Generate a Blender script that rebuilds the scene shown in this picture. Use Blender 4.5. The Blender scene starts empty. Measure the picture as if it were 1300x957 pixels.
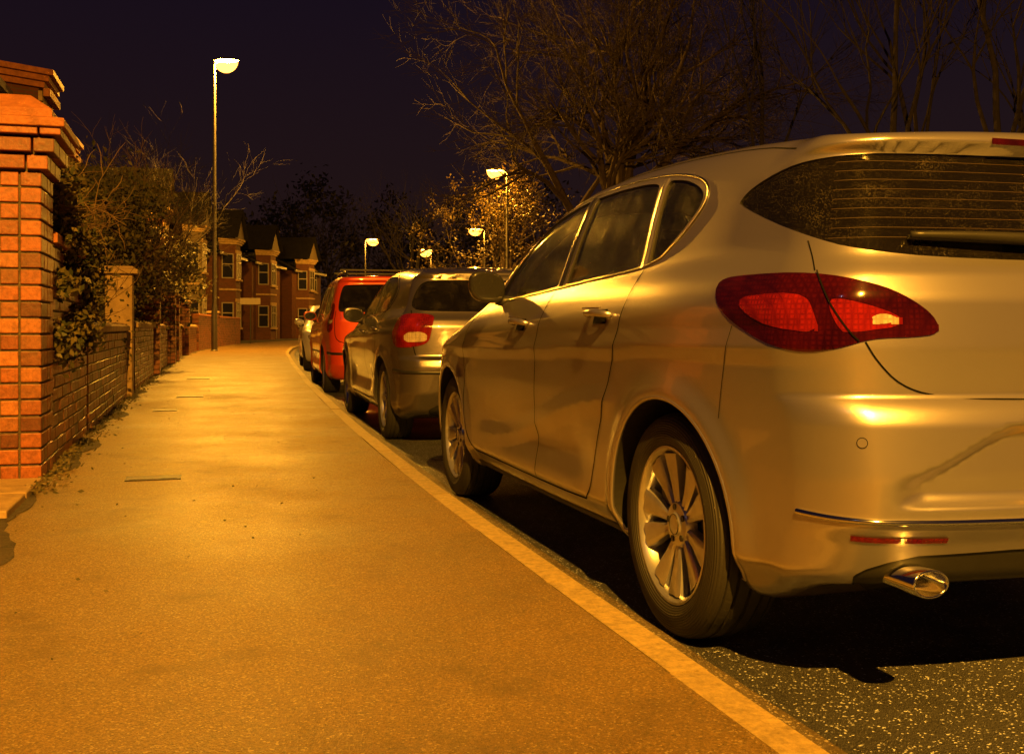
import bpy, bmesh, math, random
import numpy as np
from mathutils import Vector, Matrix
random.seed(7); np.random.seed(7)
scene=bpy.context.scene
COL=scene.collection
# ------------------------------------------------------------------ helpers
def link(o,parent=None):
    COL.objects.link(o)
    if parent is not None: o.parent=parent
    return o
def empty(name,loc=(0,0,0),rz=0):
    e=bpy.data.objects.new(name,None); e.empty_display_size=.3
    e.location=loc; e.rotation_euler=(0,0,rz); COL.objects.link(e); return e
def mesh_obj(name,verts,faces,mats,parent=None,smooth=False,midx=None,normals=None):
    me=bpy.data.meshes.new(name)
    me.from_pydata([tuple(map(float,v)) for v in verts],[],[tuple(map(int,f)) for f in faces])
    if not isinstance(mats,(list,tuple)): mats=[mats]
    for m in mats: me.materials.append(m)
    if midx is not None: me.polygons.foreach_set('material_index',list(map(int,midx)))
    if smooth or normals is not None:
        me.polygons.foreach_set('use_smooth',[True]*len(me.polygons))
    me.update()
    if normals is not None:
        me.normals_split_custom_set_from_vertices([tuple(map(float,n)) for n in normals])
    o=bpy.data.objects.new(name,me); return link(o,parent)
class MB:
    """mesh accumulator"""
    def __init__(s): s.v=[];s.f=[];s.m=[]
    def add(s,vs,fs,m=0):
        b=len(s.v); s.v+= [tuple(v) for v in vs]; s.f+=[tuple(i+b for i in f) for f in fs]; s.m+=[m]*len(fs)
    def box(s,c,h,R=None,m=0):
        vs=[]
        for sx in(-1,1):
            for sy in(-1,1):
                for sz in(-1,1):
                    p=Vector((sx*h[0],sy*h[1],sz*h[2]))
                    if R is not None:p=R@p
                    vs.append(p+Vector(c))
        s.add(vs,[(0,1,3,2),(4,6,7,5),(0,4,5,1),(2,3,7,6),(0,2,6,4),(1,5,7,3)],m)
    def tube(s,pts,rs,n=6,m=0,cap=True):
        pts=[Vector(p) for p in pts]
        prev=None
        vs=[];fs=[]
        for i,p in enumerate(pts):
            t=(pts[min(i+1,len(pts)-1)]-pts[max(i-1,0)])
            if t.length<1e-9:t=Vector((0,0,1))
            t.normalize()
            if prev is None:
                a=t.cross(Vector((0,0,1)) if abs(t.z)<.9 else Vector((1,0,0))).normalized()
            else:
                a=(prev-t*prev.dot(t))
                if a.length<1e-6:a=t.orthogonal()
                a.normalize()
            prev=a; b=t.cross(a)
            r=rs[i] if hasattr(rs,'__len__') else rs
            for k in range(n):
                an=2*math.pi*k/n
                vs.append(p+a*(r*math.cos(an))+b*(r*math.sin(an)))
        for i in range(len(pts)-1):
            for k in range(n):
                k2=(k+1)%n
                fs.append((i*n+k,i*n+k2,(i+1)*n+k2,(i+1)*n+k))
        if cap:
            fs.append(tuple(range(n))[::-1]); fs.append(tuple((len(pts)-1)*n+k for k in range(n)))
        s.add(vs,fs,m)
    def lathe(s,prof,n=48,axis='y',c=(0,0,0),m=0,sc=(1,1)):
        vs=[];fs=[]
        for r,h in prof:
            for k in range(n):
                a=2*math.pi*k/n
                if axis=='y': p=(c[0]+r*math.cos(a)*sc[0],c[1]+h,c[2]+r*math.sin(a)*sc[1])
                elif axis=='z': p=(c[0]+r*math.cos(a)*sc[0],c[1]+r*math.sin(a)*sc[1],c[2]+h)
                else: p=(c[0]+h,c[1]+r*math.cos(a)*sc[0],c[2]+r*math.sin(a)*sc[1])
                vs.append(p)
        for i in range(len(prof)-1):
            for k in range(n):
                k2=(k+1)%n
                fs.append((i*n+k,i*n+k2,(i+1)*n+k2,(i+1)*n+k))
        s.add(vs,fs,m)
    def obj(s,name,mats,parent=None,smooth=False,bevel=None,auto=None):
        o=mesh_obj(name,s.v,s.f,mats,parent,smooth,s.m)
        if bevel:
            md=o.modifiers.new('b','BEVEL'); md.width=bevel; md.segments=2; md.limit_method='ANGLE'
        if auto:
            me=o.data; me.polygons.foreach_set('use_smooth',[True]*len(me.polygons))
            md=o.modifiers.new('es','EDGE_SPLIT'); md.split_angle=math.radians(auto)
        return o
# ------------------------------------------------------------------ materials
def nm(name):
    m=bpy.data.materials.new(name); m.use_nodes=True
    nt=m.node_tree; return m,nt,nt.nodes,nt.links,nt.nodes['Principled BSDF']
def N(nodes,t,**k):
    n=nodes.new(t)
    for a,b in k.items():
        if a in n.inputs.keys(): n.inputs[a].default_value=b
        else: setattr(n,a,b)
    return n
def ramp(nodes,links,src,stops):
    r=nodes.new('ShaderNodeValToRGB'); e=r.color_ramp.elements
    while len(e)<len(stops): e.new(.5)
    for i,(p,c) in enumerate(stops):
        e[i].position=p; e[i].color=(c[0],c[1],c[2],1) if hasattr(c,'__len__') else (c,c,c,1)
    links.new(src,r.inputs[0]); return r
def math_(nodes,links,op,a,b=None):
    n=nodes.new('ShaderNodeMath'); n.operation=op
    for i,x in enumerate((a,b)):
        if x is None: continue
        if isinstance(x,(int,float)): n.inputs[i].default_value=x
        else: links.new(x,n.inputs[i])
    return n.outputs[0]
def simple(name,col,rough=.6,metal=0,coat=0,var=.25,vs=6,bump=0,bs=60,spec=None):
    m,nt,nd,lk,b=nm(name)
    b.inputs['Roughness'].default_value=rough; b.inputs['Metallic'].default_value=metal
    b.inputs['Coat Weight'].default_value=coat
    if spec is not None: b.inputs['Specular IOR Level'].default_value=spec
    tc=nd.new('ShaderNodeTexCoord')
    if var:
        nz=N(nd,'ShaderNodeTexNoise',Scale=vs,Detail=6.0,Roughness=.65); lk.new(tc.outputs['Object'],nz.inputs['Vector'])
        r=ramp(nd,lk,nz.outputs['Fac'],[(.3,[c*(1-var) for c in col]),(.7,[min(1,c*(1+var)) for c in col])])
        lk.new(r.outputs[0],b.inputs['Base Color'])
    else: b.inputs['Base Color'].default_value=(*col,1)
    if bump:
        nb=N(nd,'ShaderNodeTexNoise',Scale=bs,Detail=5.0); lk.new(tc.outputs['Object'],nb.inputs['Vector'])
        bp=N(nd,'ShaderNodeBump',Strength=bump,Distance=.02); lk.new(nb.outputs['Fac'],bp.inputs['Height']); lk.new(bp.outputs[0],b.inputs['Normal'])
    return m
def paint(name,col,metal=.75,rough=.33):
    m,nt,nd,lk,b=nm(name)
    b.inputs['Metallic'].default_value=metal; b.inputs['Coat Weight'].default_value=1; b.inputs['Coat Roughness'].default_value=.04
    tc=nd.new('ShaderNodeTexCoord')
    nz=N(nd,'ShaderNodeTexNoise',Scale=2.0,Detail=2.0); lk.new(tc.outputs['Object'],nz.inputs['Vector'])
    r=ramp(nd,lk,nz.outputs['Fac'],[(.3,[c*.97 for c in col]),(.7,[min(1,c*1.03) for c in col])])
    sp=nd.new('ShaderNodeSeparateXYZ'); lk.new(tc.outputs['Object'],sp.inputs[0])
    n2=N(nd,'ShaderNodeTexNoise',Scale=7.0,Detail=3.0); lk.new(tc.outputs['Object'],n2.inputs['Vector'])
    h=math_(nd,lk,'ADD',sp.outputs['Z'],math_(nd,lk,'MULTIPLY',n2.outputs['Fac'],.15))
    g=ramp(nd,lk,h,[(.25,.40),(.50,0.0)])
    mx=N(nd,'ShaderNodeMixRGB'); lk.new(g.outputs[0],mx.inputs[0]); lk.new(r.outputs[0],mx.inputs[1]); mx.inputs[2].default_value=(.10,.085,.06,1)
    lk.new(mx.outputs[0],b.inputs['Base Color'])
    b.inputs['Roughness'].default_value=rough
    # fine even mist of tiny beads
    vo=N(nd,'ShaderNodeTexVoronoi',Scale=260.0); lk.new(tc.outputs['Object'],vo.inputs['Vector'])
    dr=ramp(nd,lk,vo.outputs['Distance'],[(.0,1.0),(.26,0.0)])
    bp=N(nd,'ShaderNodeBump',Strength=.16,Distance=.0010); lk.new(dr.outputs[0],bp.inputs['Height'])
    lk.new(bp.outputs[0],b.inputs['Normal']); lk.new(bp.outputs[0],b.inputs['Coat Normal'])
    return m
def glass(name,tint=(.35,.37,.38),drops=.5,vs=170.0,dc=(.35,.35,.35)):
    m,nt,nd,lk,b=nm(name)
    out=nd['Material Output']; nd.remove(b)
    tr=nd.new('ShaderNodeBsdfTransparent'); tr.inputs[0].default_value=(*tint,1)
    gl=nd.new('ShaderNodeBsdfGlossy'); gl.inputs['Roughness'].default_value=.05; gl.inputs[0].default_value=(.9,.9,.9,1)
    fr=N(nd,'ShaderNodeFresnel',IOR=1.52)
    tc=nd.new('ShaderNodeTexCoord')
    vo=N(nd,'ShaderNodeTexVoronoi',Scale=vs); lk.new(tc.outputs['Object'],vo.inputs['Vector'])
    n3=N(nd,'ShaderNodeTexNoise',Scale=11.0,Detail=4.0); lk.new(tc.outputs['Object'],n3.inputs['Vector'])
    th=ramp(nd,lk,n3.outputs['Fac'],[(.35,.14),(.7,.38)])
    mk=math_(nd,lk,'LESS_THAN',vo.outputs['Distance'],th.outputs[0])
    d2=ramp(nd,lk,vo.outputs['Distance'],[(0,1.0),(.3,0.0)])
    bp=N(nd,'ShaderNodeBump',Strength=.8,Distance=.002); lk.new(math_(nd,lk,'MULTIPLY',d2.outputs[0],mk),bp.inputs['Height'])
    m1=nd.new('ShaderNodeMixShader'); lk.new(fr.outputs[0],m1.inputs[0]); lk.new(tr.outputs[0],m1.inputs[1]); lk.new(gl.outputs[0],m1.inputs[2])
    dp=nd.new('ShaderNodeBsdfPrincipled'); dp.inputs['Base Color'].default_value=(*dc,1); dp.inputs['Roughness'].default_value=.28
    lk.new(bp.outputs[0],dp.inputs['Normal'])
    m2=nd.new('ShaderNodeMixShader'); lk.new(math_(nd,lk,'ADD',math_(nd,lk,'MULTIPLY',mk,drops),.02),m2.inputs[0]); lk.new(m1.outputs[0],m2.inputs[1]); lk.new(dp.outputs[0],m2.inputs[2])
    lk.new(m2.outputs[0],out.inputs['Surface'])
    return m
def lens(name,col,rough=.12,cells=True):
    m,nt,nd,lk,b=nm(name)
    b.inputs['Roughness'].default_value=rough; b.inputs['Coat Weight'].default_value=1; b.inputs['Coat Roughness'].default_value=.03
    tc=nd.new('ShaderNodeTexCoord')
    vo=N(nd,'ShaderNodeTexVoronoi',Scale=80.0,Randomness=.15); vo.distance='CHEBYCHEV'; lk.new(tc.outputs['Object'],vo.inputs['Vector'])
    n1=N(nd,'ShaderNodeTexNoise',Scale=12.0,Detail=2.0); lk.new(tc.outputs['Object'],n1.inputs['Vector'])
    s=math_(nd,lk,'ADD',math_(nd,lk,'MULTIPLY',vo.outputs['Distance'],.6),math_(nd,lk,'MULTIPLY',n1.outputs['Fac'],.6))
    r=ramp(nd,lk,s,[(.3,[c*1.4 for c in col]),(.75,[c*.25 for c in col])])
    lk.new(r.outputs[0],b.inputs['Base Color'])
    if cells:
        bp=N(nd,'ShaderNodeBump',Strength=.3,Distance=.003); lk.new(vo.outputs['Distance'],bp.inputs['Height']); lk.new(bp.outputs[0],b.inputs['Normal'])
    return m
def asphalt(name,col,speck,thr=.93,rough=.75,patch=.3,sc=260.0,bstr=.6,stain=True,bd=.006,lo=.55,hi=1.5):
    m,nt,nd,lk,b=nm(name)
    tc=nd.new('ShaderNodeTexCoord')
    vo=N(nd,'ShaderNodeTexVoronoi',Scale=sc*.45); lk.new(tc.outputs['Object'],vo.inputs['Vector'])
    sep=nd.new('ShaderNodeSeparateColor'); lk.new(vo.outputs['Color'],sep.inputs[0])
    n1=N(nd,'ShaderNodeTexNoise',Scale=1.1,Detail=8.0,Roughness=.7); lk.new(tc.outputs['Object'],n1.inputs['Vector'])
    r=ramp(nd,lk,n1.outputs['Fac'],[(.33,[c*(1-patch) for c in col]),(.66,[c*(1+patch) for c in col])])
    n2=N(nd,'ShaderNodeTexNoise',Scale=sc*.3,Detail=5.0,Roughness=.8); lk.new(tc.outputs['Object'],n2.inputs['Vector'])
    r2=ramp(nd,lk,n2.outputs['Fac'],[(.35,lo),(.66,hi)])
    mu=N(nd,'ShaderNodeMixRGB',blend_type='MULTIPLY'); mu.inputs[0].default_value=1; lk.new(r.outputs[0],mu.inputs[1]); lk.new(r2.outputs[0],mu.inputs[2])
    mk=math_(nd,lk,'GREATER_THAN',sep.outputs[0],thr)
    mx=N(nd,'ShaderNodeMixRGB'); lk.new(mk,mx.inputs[0]); lk.new(mu.outputs[0],mx.inputs[1]); mx.inputs[2].default_value=(*speck,1)
    last=mx.outputs[0]
    if stain:
        n4=N(nd,'ShaderNodeTexNoise',Scale=5.0,Detail=4.0); lk.new(tc.outputs['Object'],n4.inputs['Vector'])
        s=ramp(nd,lk,n4.outputs['Fac'],[(.55,0.0),(.74,.5)])
        m3=N(nd,'ShaderNodeMixRGB'); lk.new(s.outputs[0],m3.inputs[0]); lk.new(last,m3.inputs[1]); m3.inputs[2].default_value=(*[c*.45 for c in col],1); last=m3.outputs[0]
        v2=N(nd,'ShaderNodeTexVoronoi',Scale=3.1); lk.new(tc.outputs['Object'],v2.inputs['Vector'])
        g=math_(nd,lk,'MULTIPLY',math_(nd,lk,'LESS_THAN',v2.outputs['Distance'],.05),.6)
        m4=N(nd,'ShaderNodeMixRGB'); lk.new(g,m4.inputs[0]); lk.new(last,m4.inputs[1]); m4.inputs[2].default_value=(*[c*2.0 for c in col],1); last=m4.outputs[0]
    lk.new(last,b.inputs['Base Color'])
    rr=ramp(nd,lk,n1.outputs['Fac'],[(.35,rough-.20),(.65,rough+.08)]); lk.new(rr.outputs[0],b.inputs['Roughness'])
    bp=N(nd,'ShaderNodeBump',Strength=bstr,Distance=bd); lk.new(math_(nd,lk,'ADD',n2.outputs['Fac'],math_(nd,lk,'MULTIPLY',vo.outputs['Distance'],.8)),bp.inputs['Height']); lk.new(bp.outputs[0],b.inputs['Normal'])
    return m
def brickisland(name,cols,rough=.8):
    m,nt,nd,lk,b=nm(name); b.inputs['Roughness'].default_value=rough
    g=nd.new('ShaderNodeNewGeometry'); tc=nd.new('ShaderNodeTexCoord')
    r=ramp(nd,lk,g.outputs['Random Per Island'],[(i/(len(cols)-1),c) for i,c in enumerate(cols)])
    n1=N(nd,'ShaderNodeTexNoise',Scale=35.0,Detail=8.0,Roughness=.75); lk.new(tc.outputs['Object'],n1.inputs['Vector'])
    r2=ramp(nd,lk,n1.outputs['Fac'],[(.3,.45),(.7,1.4)])
    mu=N(nd,'ShaderNodeMixRGB',blend_type='MULTIPLY'); mu.inputs[0].default_value=1; lk.new(r.outputs[0],mu.inputs[1]); lk.new(r2.outputs[0],mu.inputs[2])
    lk.new(mu.outputs[0],b.inputs['Base Color'])
    bp=N(nd,'ShaderNodeBump',Strength=.6,Distance=.006); lk.new(n1.outputs['Fac'],bp.inputs['Height']); lk.new(bp.outputs[0],b.inputs['Normal'])
    return m
def bricktex(name,c1,c2,mort,scale=1.0):
    m,nt,nd,lk,b=nm(name); b.inputs['Roughness'].default_value=.85
    tc=nd.new('ShaderNodeTexCoord'); sp=nd.new('ShaderNodeSeparateXYZ'); lk.new(tc.outputs['Object'],sp.inputs[0])
    cb=nd.new('ShaderNodeCombineXYZ'); lk.new(math_(nd,lk,'ADD',sp.outputs['X'],sp.outputs['Y']),cb.inputs[0]); lk.new(sp.outputs['Z'],cb.inputs[1])
    bt=nd.new('ShaderNodeTexBrick'); lk.new(cb.outputs[0],bt.inputs['Vector'])
    bt.inputs['Color1'].default_value=(*c1,1);bt.inputs['Color2'].default_value=(*c2,1);bt.inputs['Mortar'].default_value=(*mort,1)
    bt.inputs['Scale'].default_value=scale; bt.inputs['Brick Width'].default_value=.225; bt.inputs['Row Height'].default_value=.075; bt.inputs['Mortar Size'].default_value=.008
    lk.new(bt.outputs['Color'],b.inputs['Base Color'])
    bp=N(nd,'ShaderNodeBump',Strength=.6,Distance=.01); bp.invert=True; lk.new(bt.outputs['Fac'],bp.inputs['Height']); lk.new(bp.outputs[0],b.inputs['Normal'])
    return m
M_black=simple('black_plastic',(.018,.018,.018),.45,var=.2)
M_gloss=simple('gloss_black_trim',(.02,.02,.02),.12,coat=.6,var=0)
M_seal=simple('rubber_seal',(.01,.01,.01),.6,var=0)
M_gap=simple('panel_gap',(.004,.004,.004),.9,var=0,spec=.1)
M_cloth=simple('car_interior_cloth',(.09,.085,.08),.9,var=.3,vs=30)
M_clothl=simple('car_headrest_fabric',(.30,.28,.26),.9,var=.3,vs=30)
M_chrome=simple('chrome',(.75,.75,.75),.12,1,var=0)
M_satin=simple('satin_trim',(.35,.35,.36),.3,1,var=0)
M_alloy=simple('alloy_silver',(.60,.61,.66),.30,.85,coat=.4,var=.12,vs=20)
M_disc=simple('brake_disc',(.12,.11,.10),.5,.6,var=.3,vs=20)
M_demist=simple('demister_element',(.035,.018,.010),.7,var=0)
M_plate_y=simple('plate_yellow',(.75,.52,.03),.35,var=.05)
M_red=lens('tail_lens_red',(.22,.009,.006)); M_redd=lens('tail_lens_dark_red',(.032,.0018,.0018),cells=False)
M_redb=lens('tail_lens_bright_red',(.17,.007,.004)); M_white=lens('lamp_lens_clear',(.42,.34,.28)); 
M_head=lens('headlamp_lens',(.35,.36,.38))
M_glass=glass('wet_car_glass',(.72,.74,.74),.30,190.0); M_glassd=glass('wet_tinted_glass',(.30,.31,.32),.26,260.0,(.22,.19,.15))
M_silver=paint('silver_metallic_paint',(.54,.52,.60),.88,.30)
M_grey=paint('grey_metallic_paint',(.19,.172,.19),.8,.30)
M_orange=paint('orange_red_paint',(.72,.065,.012),.25,.35)
M_whitep=paint('white_paint',(.8,.8,.85),.1,.35)
def tyre_mat(r):
    m,nt,nd,lk,b=nm('tyre_rubber'); b.inputs['Base Color'].default_value=(.022,.021,.02,1); b.inputs['Roughness'].default_value=.62
    tc=nd.new('ShaderNodeTexCoord'); sp=nd.new('ShaderNodeSeparateXYZ'); lk.new(tc.outputs['Object'],sp.inputs[0])
    a=math_(nd,lk,'ARCTAN2',sp.outputs['Z'],sp.outputs['X'])
    rad=math_(nd,lk,'SQRT',math_(nd,lk,'ADD',math_(nd,lk,'MULTIPLY',sp.outputs['X'],sp.outputs['X']),math_(nd,lk,'MULTIPLY',sp.outputs['Z'],sp.outputs['Z'])))
    ph=math_(nd,lk,'ADD',math_(nd,lk,'MULTIPLY',a,66.0),math_(nd,lk,'MULTIPLY',math_(nd,lk,'ABSOLUTE',sp.outputs['Y']),55.0))
    s=math_(nd,lk,'GREATER_THAN',math_(nd,lk,'SINE',ph),.72)
    mk=math_(nd,lk,'GREATER_THAN',rad,.955*r)
    hh=math_(nd,lk,'MULTIPLY',s,mk)
    rg=math_(nd,lk,'MULTIPLY',math_(nd,lk,'SINE',math_(nd,lk,'MULTIPLY',rad,900.0)),.12)
    bp=N(nd,'ShaderNodeBump',Strength=.9,Distance=.006); bp.invert=True; lk.new(math_(nd,lk,'ADD',hh,rg),bp.inputs['Height']); lk.new(bp.outputs[0],b.inputs['Normal'])
    return m
M_tyre=tyre_mat(.325)
# ------------------------------------------------------------------ numeric helpers
class Cv:
    def __init__(s,pts,sig):
        xs=np.array([p[0] for p in pts],float); ys=np.array([p[1] for p in pts],float)
        s.x=np.linspace(xs[0]-.6,xs[-1]+.6,6000); d=s.x[1]-s.x[0]
        y=np.interp(s.x,xs,ys)
        k=int(4*sig/d)+1; g=np.exp(-.5*(np.arange(-k,k+1)*d/sig)**2); g/=g.sum()
        s.y=np.convolve(np.pad(y,k,mode='edge'),g,mode='valid'); s.d=np.gradient(s.y,s.x)
    def __call__(s,x): return np.interp(x,s.x,s.y)
    def der(s,x): return np.interp(x,s.x,s.d)
def ss(a,b,x):
    t=np.clip((x-a)/(b-a),0,1); return t*t*(3-2*t)
def rmax(a,b,r):
    u=np.maximum(a+r,0); v=np.maximum(b+r,0)
    return np.minimum(np.maximum(a,b),-r)+np.sqrt(u*u+v*v)
def chaikin(p,it=3,closed=True):
    p=np.array(p,float)
    for _ in range(it):
        q=np.roll(p,-1,0) if closed else p[1:]
        a=p if closed else p[:-1]
        n=np.empty((len(a)*2,p.shape[1])); n[0::2]=.75*a+.25*q; n[1::2]=.25*a+.75*q
        if not closed: n=np.vstack([p[:1],n,p[-1:]])
        p=n
    return p
def resample(p,step):
    p=np.array(p,float); d=np.r_[0,np.cumsum(np.linalg.norm(np.diff(p,axis=0),axis=1))]
    n=max(2,int(d[-1]/step)+1); t=np.linspace(0,d[-1],n)
    return np.stack([np.interp(t,d,p[:,i]) for i in range(p.shape[1])],1)
def polysd(P,poly):
    a=poly; b=np.roll(poly,-1,0)
    out=np.full(len(P),1.0)
    lo=poly.min(0)-.06; hi=poly.max(0)+.06
    idx=np.where((P[:,0]>lo[0])&(P[:,0]<hi[0])&(P[:,1]>lo[1])&(P[:,1]<hi[1]))[0]
    if len(idx)==0: return out
    p=P[idx][:,None,:]; e=(b-a)[None]; w=p-a[None]
    t=np.clip((w*e).sum(2)/np.maximum((e*e).sum(2),1e-12),0,1)
    d=np.sqrt(((w-e*t[...,None])**2).sum(2)).min(1)
    c1=(a[None,:,1]<=p[...,1]); c2=(b[None,:,1]<=p[...,1])
    cr=e[...,0]*w[...,1]-e[...,1]*w[...,0]
    wn=((c1&~c2&(cr>0)).astype(int)-((~c1)&c2&(cr<0)).astype(int)).sum(1)
    out[idx]=np.where(wn!=0,-d,d); return out
# ------------------------------------------------------------------ car builder
def make_F(P):
    top=Cv(P['top'],P.get('tops',.04)); xr=Cv(P['rear'],.007); xf=Cv(P['front'],.03); sec=Cv(P['sec'],.014)
    plo=Cv(P['plo'],.08); phi=Cv(P['phi'],.08); belt=Cv(P['belt'],.2)
    wb=P['wb'];R=P['R'];rw=P['r']
    def F(p):
        x=p[...,0];ay=np.abs(p[...,1]);z=p[...,2]
        zr=z-(belt(x)-1.0)*np.clip((z-.5)/.5,0,1)
        t=ss(.93,1.06,zr)
        W=sec(zr)*(plo(x)*(1-t)+phi(x)*t)
        for wx in (0,wb):
            d=np.hypot(x-wx,z-rw)
            W=W+.017*np.exp(-((d-R-.015)/.045)**2)*ss(1.0,.75,z)
        W=W-P.get('dip',.02)*np.exp(-((z-.46)/.10)**2)*ss(.45,.8,x)*ss(wb-.45,wb-.8,x)
        zc=.80+.05*ss(2.4,-.3,x)
        W=W+.009*np.clip(1-np.abs(z-zc)/.05,0,1)
        if P.get('blade'):
            zb=.40+.26*ss(2.2,.35,x)**1.3
            W=W+.012*np.clip(1-np.abs(z-zb)/.06,0,1)*ss(.28,.5,x)*ss(2.2,1.8,x)
        gs=(ay-W)*.97
        xx=xr(z)
        if P.get('recess'):
            y0,z0,z1,dep=P['recess']
            zc0=z1-.12*ss(y0*.5,y0,ay)
            xx=xx+dep*ss(y0+.02,y0-.08,ay)*ss(z0-.02,z0+.01,z)*ss(zc0+.015,zc0-.025,z)
        gr=xx+P['c2']*ay**2+P['c6']*ay**6-x
        gf=x-xf(z)+P['f2']*ay**2+P['f6']*ay**6
        gt=(z-top(x)+P['crown']*ay**2)/np.sqrt(1+top.der(x)**2)
        gb=P['bot']+P.get('brise',0)*ss(-.38,-.64,x)-z
        f=rmax(gs,gr,np.interp(z,[.9,1.2],P['rr']))
        f=rmax(f,gt,P.get('rt',.10)-(P.get('rt',.10)-.025)*ss(-.25,-.5,x))
        f=rmax(f,gf,.13); f=rmax(f,gb,.045)
        return f
    return F
def bis(F,A,B,it=26):
    A=A.copy();B=B.copy()
    for _ in range(it):
        m=(A+B)/2; ins=F(m)<0
        A[ins]=m[ins]; B[~ins]=m[~ins]
    return (A+B)/2
def grad(F,p,e=.003):
    g=np.zeros_like(p)
    for i in range(3):
        d=np.zeros(3);d[i]=e
        g[:,i]=F(p+d)-F(p-d)
    return g/np.maximum(np.linalg.norm(g,axis=1,keepdims=True),1e-9)
def lattice(nx,ny,nz):
    qs=[]
    def key(i,j,k): return (i*(ny+1)+j)*(nz+1)+k
    def face(n1,n2,fn,flip):
        a,b=np.meshgrid(np.arange(n1),np.arange(n2),indexing='ij'); a=a.ravel();b=b.ravel()
        q=np.stack([fn(a,b),fn(a+1,b),fn(a+1,b+1),fn(a,b+1)],1)
        qs.append(q[:,::-1] if flip else q)
    face(ny,nz,lambda a,b:key(0*a,a,b),True); face(ny,nz,lambda a,b:key(0*a+nx,a,b),False)
    face(nx,nz,lambda a,b:key(a,0*a,b),False); face(nx,nz,lambda a,b:key(a,0*a+ny,b),True)
    face(nx,ny,lambda a,b:key(a,b,0*a),True); face(nx,ny,lambda a,b:key(a,b,0*a+nz),False)
    q=np.concatenate(qs); u,inv=np.unique(q.ravel(),return_inverse=True)
    k=u%(nz+1); j=(u//(nz+1))%(ny+1); i=u//((nz+1)*(ny+1))
    return np.stack([i/nx,j/ny,k/nz],1),inv.reshape(-1,4)
def build_shell(P,res):
    F=make_F(P)
    lo=np.array([P['x0']-.12,-1.02,.06]); hi=np.array([P['x1']+.12,1.02,P['h']+.10])
    n=[int(v) for v in np.ceil((hi-lo)/res)]
    t,faces=lattice(*n)
    Q=lo+t*(hi-lo)
    zt=.66+(P['h']-.33-.66)*ss(1.5,.6,Q[:,0])
    C=np.stack([np.clip(Q[:,0],-.32,P['x1']-.8),np.clip(Q[:,1],-.4,.4),np.minimum(np.maximum(Q[:,2],.48),zt)],1)
    V=bis(F,C,Q)
    return F,V,faces
def cut(bm,func,reg,label,only=None):
    bm.verts.ensure_lookup_table(); bm.verts.index_update()
    co=np.array([v.co[:] for v in bm.verts]); val=func(co)
    val[np.abs(val)<1e-4]=1e-4
    near=np.where(np.abs(val)<.07)[0]
    es=set()
    for i in near:
        for e in bm.verts[int(i)].link_edges:
            if val[e.verts[0].index]*val[e.verts[1].index]<0: es.add(e)
    newv=set()
    info=[(e,val[e.verts[0].index],val[e.verts[1].index]) for e in es]
    inside=[bm.verts[int(i)] for i in np.where(val<0)[0]]
    for e,a,b in info:
        v0=e.verts[0]
        ne,nv=bmesh.utils.edge_split(e,v0,float(a/(a-b))); newv.add(nv)
    fs=set(f for v in newv for f in v.link_faces)
    for f in fs:
        nv=[v for v in f.verts if v in newv]
        if len(nv)==2:
            try: bmesh.utils.face_split(f,nv[0],nv[1])
            except Exception: pass
    cand=set()
    for v in newv:
        for f in v.link_faces: cand.add(f)
    for v in inside:
        for f in v.link_faces: cand.add(f)
    cand=list(cand)
    if not cand:
        print('empty region',label); return
    cc=np.array([f.calc_center_median()[:] for f in cand]); vc=func(cc)
    for f,v in zip(cand,vc):
        if v<0 and (only is None or f[reg]==only): f[reg]=label
def extract(bm,reg,label):
    fs=[f for f in bm.faces if f[reg]==label]
    mp={};V=[];Fc=[]
    for f in fs:
        ids=[]
        for v in f.verts:
            i=mp.get(v)
            if i is None: i=len(V); mp[v]=i; V.append(v.co[:])
            ids.append(i)
        Fc.append(ids)
    if not V: return None
    cnt={}
    for f in Fc:
        for a,b in zip(f,f[1:]+f[:1]):
            if (b,a) in cnt: cnt[(b,a)]=None
            else: cnt[(a,b)]=1
    bd=[k for k,v in cnt.items() if v]
    return np.array(V),Fc,bd
def wrap_u(c): return np.abs(c[:,1])+(c[:,0]+.8)
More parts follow.
